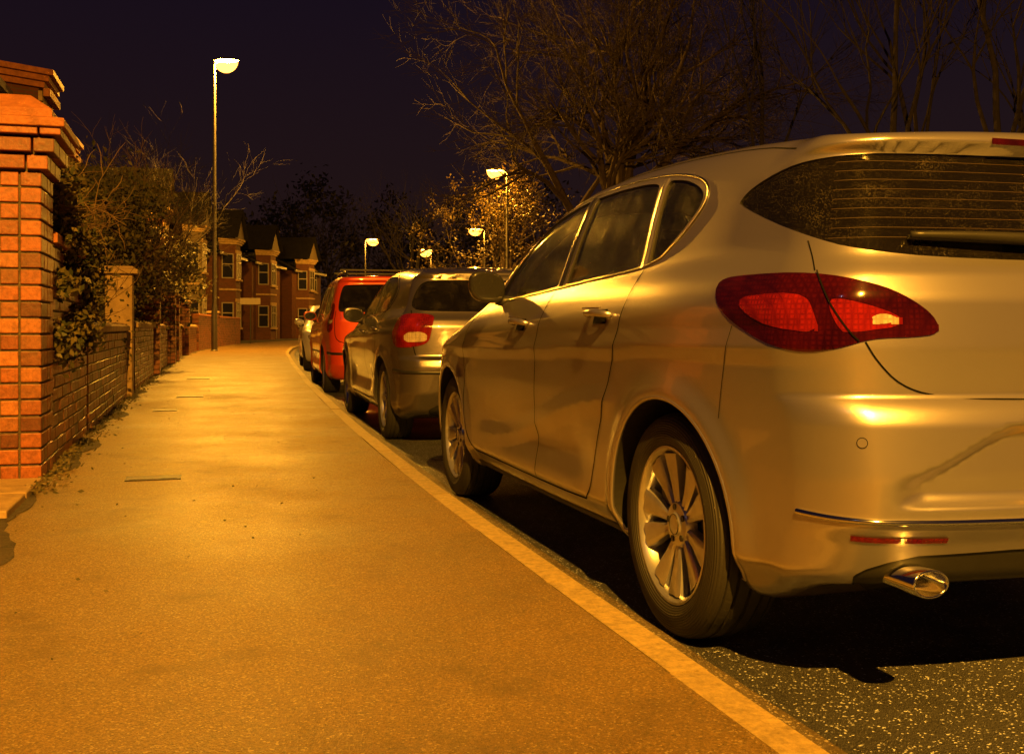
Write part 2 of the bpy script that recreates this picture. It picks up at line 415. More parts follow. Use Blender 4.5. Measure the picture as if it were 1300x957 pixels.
class Car:
    def __init__(s,name,P,loc,heading,paint,res):
        s.P=P; s.root=empty(name,loc,heading); s.paint=paint
        s.F,V,faces=build_shell(P,res)
        bm=bmesh.new()
        vs=[bm.verts.new(v) for v in V]
        for f in faces: bm.faces.new([vs[i] for i in f])
        s.reg=bm.faces.layers.int.new('reg'); s.bm=bm
        wb=P['wb'];R=P['R'];rw=P['r']
        def arch(c): 
            d=np.minimum(np.hypot(c[:,0],c[:,2]-rw),np.hypot(c[:,0]-wb,c[:,2]-rw))-R
            return np.maximum(d,.42-np.abs(c[:,1]))
        cut(bm,arch,s.reg,99)
        s.labels={}
        s.nl=1
    def region_side(s,name,poly,mat,off,both=True,it=3):
        poly=chaikin(poly,it); 
        def f(c):
            d=polysd(c[:,[0,2]],poly)
            return np.maximum(d,.45-np.abs(c[:,1])) if both else d
        s._reg(name,f,mat,off)
    def region_wrap(s,name,poly,mat,off,it=3,only=None,xmax=.3):
        poly=chaikin(poly,it)
        def f(c):
            d=polysd(np.stack([wrap_u(c),c[:,2]],1),poly)
            return np.maximum(d,c[:,0]-xmax)
        s._reg(name,f,mat,off,only)
    def region_top(s,name,poly,mat,off,zmin=.9):
        poly=chaikin(poly,2)
        def f(c):
            d=polysd(np.stack([c[:,0],np.abs(c[:,1])],1),poly)
            return np.maximum(d,zmin-c[:,2])
        s._reg(name,f,mat,off)
    def region_front(s,name,poly,mat,off,xmin=2.0):
        poly=chaikin(poly,2)
        def f(c):
            d=polysd(np.stack([np.abs(c[:,1])+(s.P['x1']-c[:,0]),c[:,2]],1),poly)
            return np.maximum(d,xmin-c[:,0])
        s._reg(name,f,mat,off)
    def _reg(s,name,f,mat,off,only=None):
        lab=s.nl; s.nl+=1
        onl=0 if only is None else s.labels[only][0]
        cut(s.bm,f,s.reg,lab,onl)
        s.labels[name]=(lab,mat,off)
    def finish(s):
        F=s.F
        V,Fc,bd=extract(s.bm,s.reg,0)
        n=grad(F,V)
        mesh_obj('body_shell',V,Fc,s.paint,s.root,normals=n)
        keep=[f for f in Fc if V[f][:,2].mean()>.72]
        us=sorted({i for f in keep for i in f}); mp={i:k for k,i in enumerate(us)}
        mesh_obj('cabin_lining',V[us]-n[us]*.022,[[mp[i] for i in f][::-1] for f in keep],M_cloth,s.root)
        for name,(lab,mat,off) in s.labels.items():
            r=extract(s.bm,s.reg,lab)
            if r is None: continue
            V,Fc,bd=r; n=grad(F,V); V2=V+n*off
            mesh_obj(name,V2,Fc,mat,s.root,normals=n)
            vs=[];fs=[]
            for a,b in bd:
                k=len(vs); vs+=[V[a]+n[a]*.0005,V[b]+n[b]*.0005,V[b]+n[b]*(off-.006),V[a]+n[a]*(off-.006)]; fs.append((k,k+1,k+2,k+3))
            if fs: mesh_obj(name+'_seal',vs,fs,M_seal,s.root)
        s.bm.free()
    def pside(s,x,z,sg=1):
        x=np.atleast_1d(np.asarray(x,float)); z=np.broadcast_to(np.asarray(z,float),x.shape)
        A=np.stack([x,0*x+.15*sg,z],1);B=np.stack([x,0*x+1.15*sg,z],1); return bis(s.F,A,B)
    def pwrap(s,u,z,sg=1):
        u=np.atleast_1d(np.asarray(u,float)); z=np.broadcast_to(np.asarray(z,float),u.shape)
        B=np.stack([0*u-1.1,sg*(u+.3),z],1); tt=.75+np.clip(u-.6,0,1)*.5
        A=np.stack([B[:,0]+tt,sg*(u+.3-tt),z],1); return bis(s.F,A,B)
    def ptop(s,x,y):
        x=np.atleast_1d(np.asarray(x,float)); y=np.broadcast_to(np.asarray(y,float),x.shape)
        return bis(s.F,np.stack([x,y,0*x+.6],1),np.stack([x,y,0*x+1.8],1))
    def ribbon(s,name,P3,w,mat,off=.0012,thick=False):
        n=grad(s.F,P3); t=np.gradient(P3,axis=0); t/=np.maximum(np.linalg.norm(t,axis=1,keepdims=True),1e-9)
        b=np.cross(n,t); b/=np.maximum(np.linalg.norm(b,axis=1,keepdims=True),1e-9)
        k=len(P3)
        if not thick:
            V=np.vstack([P3+b*w/2+n*off,P3-b*w/2+n*off]); fs=[(i,i+1,k+i+1,k+i) for i in range(k-1)]
        else:
            V=np.vstack([P3+b*w/2-n*.004,P3+b*w*.35+n*off,P3-b*w*.35+n*off,P3-b*w/2-n*.004])
            fs=[(r*k+i,r*k+i+1,(r+1)*k+i+1,(r+1)*k+i) for r in range(3) for i in range(k-1)]
        return mesh_obj(name,V,fs,mat,s.root,smooth=True)
    def line_side(s,name,pts,w=.006,mat=None,sgs=(1,-1),off=.0012,it=2,thick=False):
        p=resample(chaikin(pts,it,False),.012)
        for sg in sgs: s.ribbon(name,s.pside(p[:,0],p[:,1],sg),w,mat or M_gap,off,thick)
    def line_wrap(s,name,pts,w=.005,mat=None,sgs=(1,-1),off=.0012,it=2,thick=False):
        p=resample(chaikin(pts,it,False),.012)
        for sg in sgs: s.ribbon(name,s.pwrap(p[:,0],p[:,1],sg),w,mat or M_gap,off,thick)
    def arches(s):
        P=s.P;wb=P['wb'];R=P['R'];rw=P['r']
        for wx in (0,wb):
            for sg in (1,-1):
                a=np.linspace(-.42,math.pi+.42,60)
                x=wx+R*np.cos(a); z=rw+R*np.sin(a); z=np.maximum(z,P['bot']+.045)
                E=s.pside(x,z,sg)
                vs=[];fs=[]
                for i in range(60):
                    vs+= [E[i]-np.array([0,.001*sg,0]),(x[i],.40*sg,z[i])]
                for i in range(59): fs.append((2*i,2*i+1,2*i+3,2*i+2))
                c=len(vs); vs.append((wx,.40*sg,rw)); 
                for i in range(59): fs.append((2*i+1,2*i+3,c))
                mesh_obj('wheel_arch_liner',vs,fs,M_black,s.root)
                mb=MB(); E2=E.copy(); E2[:,1]-=.004*sg
                mb.tube([tuple(e) for e in E2],.008,6,cap=True)
                mb.obj('wheel_arch_lip',s.paint,s.root,smooth=True)
    def wheels(s,style=0,tw=.885):
        r=s.P['r']
        for wx in (0,s.P['wb']):
            for sg in (1,-1): wheel(s.root,wx,sg*(tw-.108),r,sg,style)
    def interior(s,front=1.30,rear=.42,top=1.15):
        mb=MB()
        L=s.P['wb']
        mb.box((1.2,0,.42),(1.6,.72,.04))
        mb.box((L-.55,0,.84),(.28,.68,.10))
        mb.box((rear-.38,0,.86),(.25,.62,.03))
        mb.obj('cabin_floor_and_dashboard',M_cloth,s.root,bevel=.04)
        mb=MB(); hb=MB()
        def seat(x,y,w):
            mb.box((x+.22,y,.58),(.25,w,.08))
            R=Matrix.Rotation(-.30,3,'Y')
            mb.box((x-.07,y,.86),(.06,w,.30),R)
        for y in (.36,-.36):
            seat(front,y,.24)
            hb.box((front-.20,y,top+.07),(.045,.13,.085),Matrix.Rotation(-.2,3,'Y'))
        seat(rear,0,.58)
        for y in (.36,0,-.36): hb.box((rear-.20,y,top+.03),(.04,.12,.07),Matrix.Rotation(-.2,3,'Y'))
        mb.obj('seats',M_cloth,s.root,bevel=.05); hb.obj('headrests',M_clothl,s.root,bevel=.035)
        sw=MB(); c=Vector((front+.62,-.36,.98)); Rm=Matrix.Rotation(-1.1,3,'Y')
        pts=[c+Rm@Vector((.18*math.cos(a),.18*math.sin(a),0)) for a in np.linspace(0,2*math.pi,25)]
        sw.tube(pts,.014,6); sw.obj('steering_wheel',M_black,s.root,smooth=True)
def wheel(root,x,y,r,sg,style):
    k=r/.325
    w=empty('wheel',(x,y,r)); w.parent=root; w.rotation_euler=(0,random.uniform(-.4,.4),0 if sg>0 else math.pi)
    half=[(.222,.084),(.236,.101),(.255,.108),(.262,.1095),(.266,.108),(.292,.107),(.308,.099),(.318,.086),(.3225,.076),(.3165,.0745),(.3165,.070),(.3235,.0685),(.325,.046),(.317,.0445),(.317,.0365),(.325,.035),(.3255,.006),(.3175,.0045)]
    prof=half+[(a,-b) for a,b in half[::-1]]
    mb=MB(); mb.lathe([(a*k,b) for a,b in prof],96); mb.obj('tyre',M_tyre,w,smooth=False,auto=50)
    mb=MB(); mb.lathe([(a*k,b) for a,b in [(.205,-.09),(.2,-.05),(.2,.03),(.207,.07),(.214,.088),(.222,.0975),(.229,.0975),(.230,.09),(.222,.083)]],72)
    n=10 if style==0 else (7 if style==1 else 5)
    for i in range(n):
        a=2*math.pi*i/n+.1
        if style==0: wi,wo=.017,.041; a+=(.055 if i%2 else -.055)
        elif style==1: wi,wo=.022,.024
        else: wi,wo=.03,.045
        secs=[]
        for rr,hw,yo in ((.03,wi*.8,.068),(.07,wi,.072),(.12,(wi*1.25+wo*.4)/1.5,.077),(.17,wo*.88,.084),(.206,wo*1.0,.089)):
            for (t,yy) in ((-1,yo-.030),(-.93,yo-.006),(-.5,yo),(0,yo-.0035),(.5,yo),(.93,yo-.006),(1,yo-.030)):
                secs.append((rr*k,t*hw*k,yy))
        vs=[(math.cos(a)*p[0]-math.sin(a)*p[1],p[2],math.sin(a)*p[0]+math.cos(a)*p[1]) for p in secs]
        fs=[(s_*7+j,s_*7+j+1,(s_+1)*7+j+1,(s_+1)*7+j) for s_ in range(4) for j in range(6)]
        mb.add(vs,fs)
    mb.lathe([(0.0,.080),(.03,.082),(.034,.078),(.036,.076),(.062,.074),(.068,.066),(.07,.04)],40)
    mb.obj('alloy_rim',M_alloy,w,auto=40)
    mb=MB()
    for i in range(5):
        a=2*math.pi*i/5; mb.lathe([(0,.078),(.0095,.078),(.0095,.068)],12,c=(.05*math.cos(a),0,.05*math.sin(a)))
    mb.lathe([(.029,.0835),(.0305,.0835),(.031,.08)],32)
    mb.lathe([(0,-.02),(.198*k,-.02)],40)
    mb.obj('wheel_nuts_and_barrel',M_black,w)
    mb=MB(); mb.lathe([(.05,.03),(.14,.03),(.142,.02),(.142,.0)],48); mb.box((.10,.025,.07),(.05,.03,.04)); mb.obj('brake_disc',M_disc,w)
# ---- near silver hatchback
PA=dict(wb=2.685,r=.325,R=.372,h=1.51,x0=-.84,x1=3.62,bot=.20,brise=.085,crown=.07,rt=.11,rr=(.10,.13),blade=True,
 top=[(-1.1,1.34),(-.66,1.393),(-.4,1.432),(0,1.470),(.4,1.496),(.8,1.508),(1.2,1.495),(1.5,1.445),(1.75,1.36),(2.0,1.245),(2.3,1.10),(2.52,1.005),(2.6,.98),(2.9,.925),(3.2,.85),(3.45,.75),(3.6,.64),(3.8,.5)],
 rear=[(.1,-.66),(.2,-.70),(.3,-.76),(.40,-.80),(.44,-.83),(.55,-.835),(.68,-.825),(.722,-.805),(.733,-.782),(.85,-.785),(.97,-.775),(1.03,-.745),(1.055,-.72),(1.07,-.705),(1.2,-.645),(1.345,-.570),(1.352,-.585),(1.362,-.608),(1.42,-.60),(1.6,-.55)],
 front=[(.1,3.45),(.25,3.56),(.5,3.62),(.65,3.60),(.8,3.5),(1.0,3.3)],
 sec=[(.05,.80),(.2,.83),(.27,.862),(.31,.893),(.45,.897),(.6,.902),(.75,.909),(.87,.909),(.90,.900),(.96,.872),(1.0,.846),(1.02,.832),(1.2,.772),(1.4,.692),(1.6,.60)],
 plo=[(-.9,.86),(-.6,.92),(-.3,.965),(0,.992),(.4,1),(2.3,1),(2.8,.992),(3.1,.965),(3.4,.90),(3.65,.82)],
 phi=[(-.8,.86),(-.5,.915),(-.2,.96),(.2,.99),(.6,1),(1.7,1),(2.2,.985),(2.6,.96)],
 belt=[(-.8,1.07),(0,1.075),(.8,1.05),(2,1.0),(2.6,.985)],dip=.024,
 c2=.10,c6=.24,f2=.30,f6=.5,recess=(.66,.50,.67,.035))
hd=math.atan2(.959,-.285)
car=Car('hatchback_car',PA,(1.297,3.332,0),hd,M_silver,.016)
WF=[(1.955,1.022),(1.13,1.062),(1.13,1.062),(1.09,1.395),(1.09,1.40),(1.45,1.37),(1.62,1.31),(1.97,1.075),(2.0,1.03)]
WR=[(1.03,1.066),(1.03,1.066),(.33,1.094),(.33,1.094),(.38,1.345),(.41,1.385),(.75,1.402),(1.01,1.40),(1.01,1.40)]
WQ=[(.27,1.097),(.27,1.097),(.22,1.105),(.07,1.215),(.02,1.28),(.06,1.32),(.18,1.36),(.315,1.378),(.315,1.378),(.33,1.36)]
car.region_side('front_door_window',WF,M_glass,-.006,it=2)
car.region_side('rear_door_window',WR,M_glass,-.006,it=2)
car.region_side('quarter_window',WQ,M_glass,-.006,it=2)
car.region_wrap('rear_window',[(-.3,1.062),(.55,1.064),(.85,1.088),(1.0,1.122),(1.18,1.175),(1.345,1.235),(1.36,1.25),(1.30,1.285),(1.15,1.322),(.95,1.337),(.6,1.341),(-.3,1.342)],M_glassd,-.004,it=2)
car.region_top('windscreen',[(1.52,-.1),(1.52,.45),(1.62,.56),(2.30,.68),(2.44,.60),(2.50,.3),(2.50,-.1)],M_glass,-.004)
TL=[(.585,.885),(.60,.925),(.67,.968),(.78,1.005),(.97,1.032),(1.25,1.036),(1.38,1.03),(1.40,1.0),(1.375,.955),(1.29,.91),(1.15,.862),(1.0,.838),(.88,.850),(.78,.875),(.66,.877)]
car.region_wrap('tail_lamp',TL,M_redd,.003,it=2)
car.region_wrap('tail_lamp_bright_cell',[(.94,.885),(1.12,.900),(1.24,.935),(1.29,.975),(1.10,.985),(.99,.975),(.965,.94)],M_redb,.0045,only='tail_lamp',it=1)
car.region_wrap('tail_lamp_inner_cell',[(.68,.905),(.86,.885),(.885,.90),(.92,.955),(.90,.970),(.80,.955),(.71,.930)],M_redb,.0045,only='tail_lamp',it=1)
car.region_wrap('tail_lamp_reverse_cell',[(.69,.912),(.78,.905),(.79,.925),(.74,.935)],M_white,.0055,only='tail_lamp_inner_cell',it=2)
car.region_wrap('rear_diffuser',[(-.3,.10),(-.3,.378),(.60,.378),(.78,.345),(.86,.31),(.88,.1)],M_black,-.004,it=1)
car.region_front('headlamp',[(.55,.62),(.8,.60),(1.25,.74),(1.5,.86),(1.3,.83),(.8,.74)],M_head,.002)
car.finish()
car.arches(); car.wheels(0,.885); car.interior(1.30,.42,1.14)
car.line_wrap('high_brake_light',[(.20,1.372),(.34,1.372),(.46,1.373)],.016,M_redd,off=.003)
car.line_wrap('tail_lamp_split',[(.965,1.034),(.915,.96),(.85,.89),(.82,.868)],.0035,off=.007)
car.line_side('front_door_edge',[(2.12,1.01),(2.30,.92),(2.36,.75),(2.34,.5),(2.27,.34),(2.20,.30)])
car.line_side('centre_door_edge',[(1.11,1.04),(1.14,.9),(1.215,.6),(1.235,.42),(1.235,.30)])
car.line_side('rear_door_edge',[(.28,1.085),(.28,1.0),(.32,.86),(.41,.70),(.50,.55),(.575,.42),(.60,.34),(.66,.30)])
car.line_side('door_bottom_edge',[(.66,.30),(1.0,.29),(2.20,.30)],.008)
car.line_side('sill_trim',[(.42,.235),(1.2,.225),(2.25,.235)],.03,M_black)
car.line_side('waist_trim',[(2.02,1.012),(1.5,1.035),(1.0,1.057),(.30,1.088),(.18,1.118)],.014,M_satin,off=.003,thick=True)
car.line_side('window_top_trim',[(2.03,1.05),(1.83,1.19),(1.63,1.328),(1.45,1.39),(1.1,1.418),(.7,1.422),(.4,1.406),(.2,1.38),(.04,1.34),(-.01,1.28),(.05,1.205),(.18,1.118)],.012,M_satin,off=.003,it=2,thick=True)
for xp,(a,b) in {'b':((1.08,1.06),(1.055,1.405)),'c':((.30,1.09),(.355,1.385))}.items():
    car.line_side('door_pillar_'+xp,[a,b],.055 if xp=='b' else .034,M_silver if xp=='c' else M_gloss,off=.0035,it=0,thick=True)
car.line_side('roof_drip_line',[(1.75,1.33),(1.5,1.425),(1.0,1.456),(.4,1.45),(-.1,1.42),(-.35,1.375)],.005)
car.line_wrap('tailgate_edge',[(1.02,1.115),(.99,1.065),(.975,1.037)],.0035)
car.line_wrap('tailgate_edge',[(.80,.866),(.765,.82),(.70,.765),(.60,.738),(.40,.730),(.02,.728)],.0045)
car.line_wrap('bumper_joint',[(1.30,.905),(1.33,.84),(1.36,.72),(1.37,.66)],.0025)
car.line_wrap('bumper_chrome_strip',[(1.02,.462),(.85,.455),(.5,.452),(.0,.452)],.016,M_chrome,off=.007,thick=True)
car.line_wrap('rear_reflector',[(.56,.410),(.72,.410),(.84,.414)],.016,M_redb,off=.003)
for sg in (1,-1):
    for u in (.30,.80):
        p=car.pwrap(u,.635,sg)[0]; n=grad(car.F,np.array([p]))[0]
        mb=MB(); q=Vector(p); nn=Vector(n); mb.tube([q-nn*.002,q+nn*.002],.011,16); o=mb.obj('parking_sensor',M_silver,car.root)
        mb=MB(); mb.tube([q-nn*.001,q+nn*.0012],.0128,16); mb.obj('parking_sensor_ring',M_gap,car.root)
mb=MB()
mb.box((-.805,0,.585),(.006,.26,.056)); mb.obj('number_plate',M_plate_y,car.root,bevel=.003)
mb=MB(); mb.lathe([(.001,.10),(.031,.10),(.033,0),(.037,-.004),(.040,.0),(.040,.20)],32,axis='x',c=(-.80,.60,.318),sc=(1.25,.82)); mb.obj('exhaust_tip',M_chrome,car.root,smooth=True)
for sg in (1,-1):
    for hx,hz in ((1.38,.915),(.47,.94)):
        xs=np.linspace(hx-.10,hx+.10,9); P3=car.pside(xs,hz,sg)
        n=grad(car.F,P3); pr=[0.004,.022,.034,.037,.038,.037,.034,.022,.004]
        mb=MB(); mb.tube([Vector(P3[i]+n[i]*pr[i]) for i in range(9)],[.010,.012,.013,.013,.013,.013,.013,.012,.010],10)
        o=mb.obj('door_handle',M_silver,car.root,smooth=True)
        car.ribbon('door_handle_recess',car.pside(np.linspace(hx-.055,hx+.06,8),hz-.004,sg),.05,M_gap,.001)
        car.ribbon('door_handle_chrome',car.pside(np.linspace(hx-.09,hx+.09,8),hz+.012,sg),.004,M_chrome,.042)
def mirror(car,x,z,y,mat=None,w=.100):
    for sg in (1,-1):
        bm=bmesh.new(); bmesh.ops.create_uvsphere(bm,u_segments=24,v_segments=16,radius=1)
        for v in bm.verts:
            c=v.co; xx=c.x
            def sq(a,e=.75): return math.copysign(abs(a)**e,a)
            v.co=Vector((xx*.085 if xx>0 else xx*.045, sq(c.y)*w, sq(c.z)*.072+ .012*c.y*sg))
            if v.co.x<-.02: v.co.x=-.02
        me=bpy.data.meshes.new('mirror_housing'); bm.to_mesh(me); bm.free(); me.materials.append(mat or car.paint)
        me.polygons.foreach_set('use_smooth',[True]*len(me.polygons))
        o=bpy.data.objects.new('mirror_housing',me); o.location=(x,sg*y,z); link(o,car.root)
        mb=MB(); mb.lathe([(0,0),(1,0)],28,axis='x',sc=(w*.86,.058)); g=mb.obj('mirror_glass',M_gloss,car.root); g.location=(x-.024,sg*y,z)
        mb=MB(); mb.tube([(x+.02,sg*(y-.15),z-.07),(x+.02,sg*(y-.05),z-.06)],[.03,.022],8); mb.obj('mirror_stalk',M_black,car.root,smooth=True)
mirror(car,1.84,1.085,.925,M_gloss,.085)
P3=car.pwrap(np.linspace(.17,.70,16),np.linspace(1.10,1.115,16),1); n=grad(car.F,P3)
mb=MB(); mb.tube([Vector(P3[i]+n[i]*(.020+.008*math.sin(i/15*3.1))) for i in range(16)],np.linspace(.018,.008,16),8); 
mb.tube([Vector(P3[i]+n[i]*.008) for i in range(5,16)],.007,6); mb.tube([Vector(P3[0]-n[0]*.01),Vector(P3[0]+n[0]*.035)],.03,16)
mb.obj('rear_wiper',M_black,car.root,smooth=True)
for zl in np.linspace(1.12,1.32,9):
    for sg in (1,-1): car.ribbon('demister_line',car.pwrap(np.linspace(.2,.95,40),zl,sg),.0012,M_demist,-.0030)

# ---- grey hatchback
PB=dict(wb=2.66,r=.318,R=.362,h=1.43,x0=-.80,x1=3.47,bot=.19,brise=.05,crown=.07,rt=.10,rr=(.11,.12),
 top=[(-1.1,1.28),(-.58,1.33),(-.3,1.375),(.2,1.412),(.7,1.425),(1.05,1.405),(1.35,1.335),(1.75,1.155),(2.05,1.01),(2.15,.975),(2.6,.93),(3.0,.87),(3.3,.78),(3.45,.68),(3.6,.5)],
 rear=[(.1,-.6),(.25,-.70),(.4,-.77),(.60,-.785),(.66,-.77),(.675,-.745),(.90,-.74),(.96,-.715),(1.0,-.67),(1.28,-.52),(1.29,-.54),(1.30,-.555),(1.5,-.54)],
 front=[(.1,3.3),(.25,3.42),(.5,3.47),(.65,3.45),(.8,3.35),(1.0,3.1)],
 sec=[(.05,.78),(.2,.81),(.26,.845),(.31,.87),(.45,.868),(.6,.875),(.78,.882),(.86,.878),(.90,.862),(.96,.84),(1.0,.82),(1.03,.805),(1.2,.745),(1.4,.66),(1.6,.58)],
 plo=PA['plo'],phi=PA['phi'],belt=[(-.8,1.02),(0,1.01),(2,.955),(2.6,.94)],dip=.03,c2=.10,c6=.22,f2=.3,f6=.5,recess=(.42,.46,.62,.03))
hb_=math.atan2(.966,-.26)
def face_origin(u,v,heading,tw):
    return (u+tw*math.sin(heading),v-tw*math.cos(heading),0)
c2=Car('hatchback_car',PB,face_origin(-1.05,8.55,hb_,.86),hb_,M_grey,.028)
c2.region_side('front_door_window',[(1.70,.985),(1.0,1.01),(1.0,1.01),(.97,1.335),(.97,1.335),(1.2,1.32),(1.35,1.25),(1.70,1.04)],M_glass,-.006,it=2)
c2.region_side('rear_door_window',[(.93,1.012),(.93,1.012),(.25,1.04),(.15,1.06),(.02,1.17),(.03,1.22),(.25,1.315),(.5,1.335),(.90,1.34),(.90,1.34)],M_glass,-.006,it=2)
c2.region_wrap('rear_window',[(-.3,1.02),(.7,1.02),(.9,1.03),(1.0,1.06),(1.02,1.12),(.98,1.22),(.92,1.255),(.8,1.265),(-.3,1.268)],M_glassd,-.004,it=2)
c2.region_top('windscreen',[(1.28,-.1),(1.28,.45),(1.35,.53),(1.9,.66),(2.05,.58),(2.1,.3),(2.1,-.1)],M_glass,-.004)
c2.region_wrap('tail_lamp',[(.70,.80),(.68,.95),(.72,1.0),(.98,1.01),(1.14,.985),(1.22,.92),(1.24,.82),(1.18,.755),(1.0,.745),(.78,.76)],M_redb,.003,it=2)
c2.region_wrap('tail_lamp_clear_cell',[(.72,.80),(.80,.79),(.98,.79),(.98,.86),(.74,.87)],M_white,.0045,only='tail_lamp',it=1)
c2.region_wrap('rear_diffuser',[(-.3,.10),(-.3,.33),(.6,.33),(.78,.26),(.80,.1)],M_black,-.004,it=1)
c2.region_front('headlamp',[(.55,.60),(.8,.58),(1.1,.66),(1.2,.76),(.8,.74)],M_head,.002)
c2.finish(); c2.arches(); c2.wheels(1,.86); c2.interior(1.15,.35,1.10)
c2.line_side('front_door_edge',[(1.95,.93),(2.08,.8),(2.1,.5),(2.0,.29)],.009)
c2.line_side('centre_door_edge',[(.97,1.0),(1.0,.8),(1.03,.5),(1.03,.28)],.009)
c2.line_side('rear_door_edge',[(.22,1.03),(.25,.85),(.4,.65),(.52,.45),(.56,.29)],.009)
c2.line_side('door_bottom_edge',[(.56,.285),(2.0,.285)],.01,it=0)
c2.line_side('window_trim',[(1.78,.97),(1.0,.995),(.25,1.025),(.10,1.06),(-.03,1.17),(-.0,1.23),(.25,1.335),(.6,1.355),(1.0,1.352),(1.25,1.325),(1.45,1.23),(1.80,1.01)],.013,M_gloss,off=.003,thick=True)
c2.line_side('door_pillar_b',[(.965,1.01),(.935,1.34)],.05,M_gloss,off=.003,it=0)
c2.line_wrap('tailgate_edge',[(.98,1.03),(.93,.98),(.88,.85),(.85,.70),(.80,.665),(.4,.66),(.03,.66)],.008)
c2.line_wrap('bumper_rub_strip',[(1.25,.57),(.9,.56),(.4,.56),(.02,.56)],.03,M_black,off=.006,thick=True)
for sg in (1,-1):
    for hx,hz in ((1.15,.86),(.33,.88)):
        xs=np.linspace(hx-.09,hx+.09,7); P3=c2.pside(xs,hz,sg); n=grad(c2.F,P3); pr=[.002,.025,.034,.036,.034,.025,.002]
        mb=MB(); mb.tube([Vector(P3[i]+n[i]*pr[i]) for i in range(7)],.012,8); mb.obj('door_handle',M_grey,c2.root,smooth=True)
mirror(c2,1.66,1.02,.90)
mb=MB(); mb.box((-.775,0,.54),(.006,.26,.056)); mb.obj('number_plate',M_plate_y,c2.root,bevel=.003)
mb=MB(); p=c2.ptop(-.35,0)[0]; mb.tube([p,p+np.array([-.12,0,.18])],.004,6); mb.obj('roof_aerial',M_black,c2.root)

# ---- orange people carrier
PZ=dict(wb=2.70,r=.318,R=.36,h=1.64,x0=-.82,x1=3.45,bot=.20,crown=.06,rt=.11,rr=(.11,.12),
 top=[(-1.1,1.55),(-.6,1.59),(-.2,1.615),(.5,1.635),(1.1,1.625),(1.45,1.56),(1.8,1.42),(2.4,1.10),(2.52,1.035),(2.9,.97),(3.2,.87),(3.4,.75),(3.6,.5)],
 rear=[(.1,-.62),(.25,-.72),(.4,-.80),(.62,-.805),(.67,-.79),(.68,-.765),(1.0,-.76),(1.06,-.735),(1.10,-.72),(1.5,-.60),(1.515,-.62),(1.53,-.635),(1.7,-.61)],
 front=[(.1,3.3),(.25,3.4),(.5,3.45),(.65,3.43),(.8,3.33),(1.0,3.1)],
 sec=[(.05,.78),(.2,.81),(.27,.845),(.31,.865),(.45,.862),(.6,.868),(.85,.872),(.95,.865),(1.0,.845),(1.03,.83),(1.2,.79),(1.4,.74),(1.55,.69),(1.7,.64)],
 plo=PA['plo'],phi=[(-.8,.90),(-.5,.945),(-.2,.975),(.2,.99),(.6,1),(1.7,1),(2.2,.985),(2.6,.96)],belt=[(-.8,1.03),(0,1.03),(2,.99),(2.6,.98)],dip=.025,c2=.10,c6=.22,f2=.3,f6=.5,recess=(.42,.46,.62,.03))
hz_=math.atan2(.97,-.243)
c3=Car('people_carrier_car',PZ,face_origin(-2.61,14.6,hz_,.85),hz_,M_orange,.035)
c3.region_side('front_door_window',[(2.0,1.03),(1.2,1.05),(1.2,1.05),(1.18,1.48),(1.18,1.48),(1.4,1.46),(1.55,1.39),(2.05,1.09)],M_glass,-.006,it=2)
c3.region_side('rear_door_window',[(1.13,1.05),(1.13,1.05),(.35,1.06),(.35,1.06),(.35,1.48),(.35,1.48),(1.11,1.49),(1.11,1.49)],M_glass,-.006,it=2)
c3.region_side('rear_side_window',[(.28,1.065),(-.25,1.08),(-.35,1.12),(-.30,1.42),(-.2,1.45),(.28,1.475)],M_glassd,-.006,it=2)
c3.region_wrap('rear_window',[(-.3,1.10),(.75,1.10),(.90,1.12),(.90,1.44),(.80,1.475),(-.3,1.48)],M_glassd,-.004,it=2)
c3.region_top('windscreen',[(1.42,-.1),(1.42,.45),(1.5,.55),(2.25,.68),(2.4,.60),(2.45,.3),(2.45,-.1)],M_glass,-.004)
c3.region_wrap('tail_lamp',[(.95,.85),(.96,1.0),(.98,1.20),(1.04,1.23),(1.14,1.20),(1.22,1.0),(1.20,.86),(1.1,.83)],M_redb,.003,it=2)
c3.region_wrap('tail_lamp_clear_cell',[(.97,.95),(1.15,.95),(1.15,1.0),(.97,1.0)],M_white,.0045,only='tail_lamp',it=1)
c3.finish(); c3.arches(); c3.wheels(2,.85); c3.interior(1.4,.5,1.18)
c3.line_side('front_door_edge',[(2.25,1.0),(2.32,.8),(2.25,.5),(2.15,.29)],.01)
c3.line_side('centre_door_edge',[(1.16,1.03),(1.17,.7),(1.18,.29)],.01)
c3.line_side('rear_door_edge',[(.31,1.05),(.33,.85),(.45,.6),(.56,.29)],.01)
c3.line_side('door_rub_strip',[(.4,.55),(2.2,.55)],.035,M_black,off=.006,it=0,thick=True)
c3.line_wrap('tailgate_edge',[(.93,1.12),(.90,.95),(.88,.70),(.4,.68),(.03,.68)],.01)
c3.line_wrap('bumper_rub_strip',[(1.25,.56),(.9,.55),(.4,.55),(.02,.55)],.04,M_black,off=.006,thick=True)
for sg in (1,-1):
    mb=MB(); xs=np.linspace(-.4,1.3,14); P3=c3.ptop(xs,.56*sg)
    mb.tube([P3[i]+np.array([0,0,.0 if i in(0,13) else .06]) for i in range(14)],.014,6); mb.obj('roof_rail',M_black,c3.root,smooth=True)
mb=MB()
for x in (.05,1.05): 
    mb.box((x,0,1.70),(.03,.62,.012))
    for sg in (1,-1): mb.box((x,.56*sg,1.67),(.03,.02,.03))
mb.obj('roof_crossbars',M_black,c3.root,bevel=.004)
mirror(c3,1.95,1.08,.92)
mb=MB(); mb.box((-.79,0,.54),(.006,.26,.056)); mb.obj('number_plate',M_plate_y,c3.root,bevel=.003)

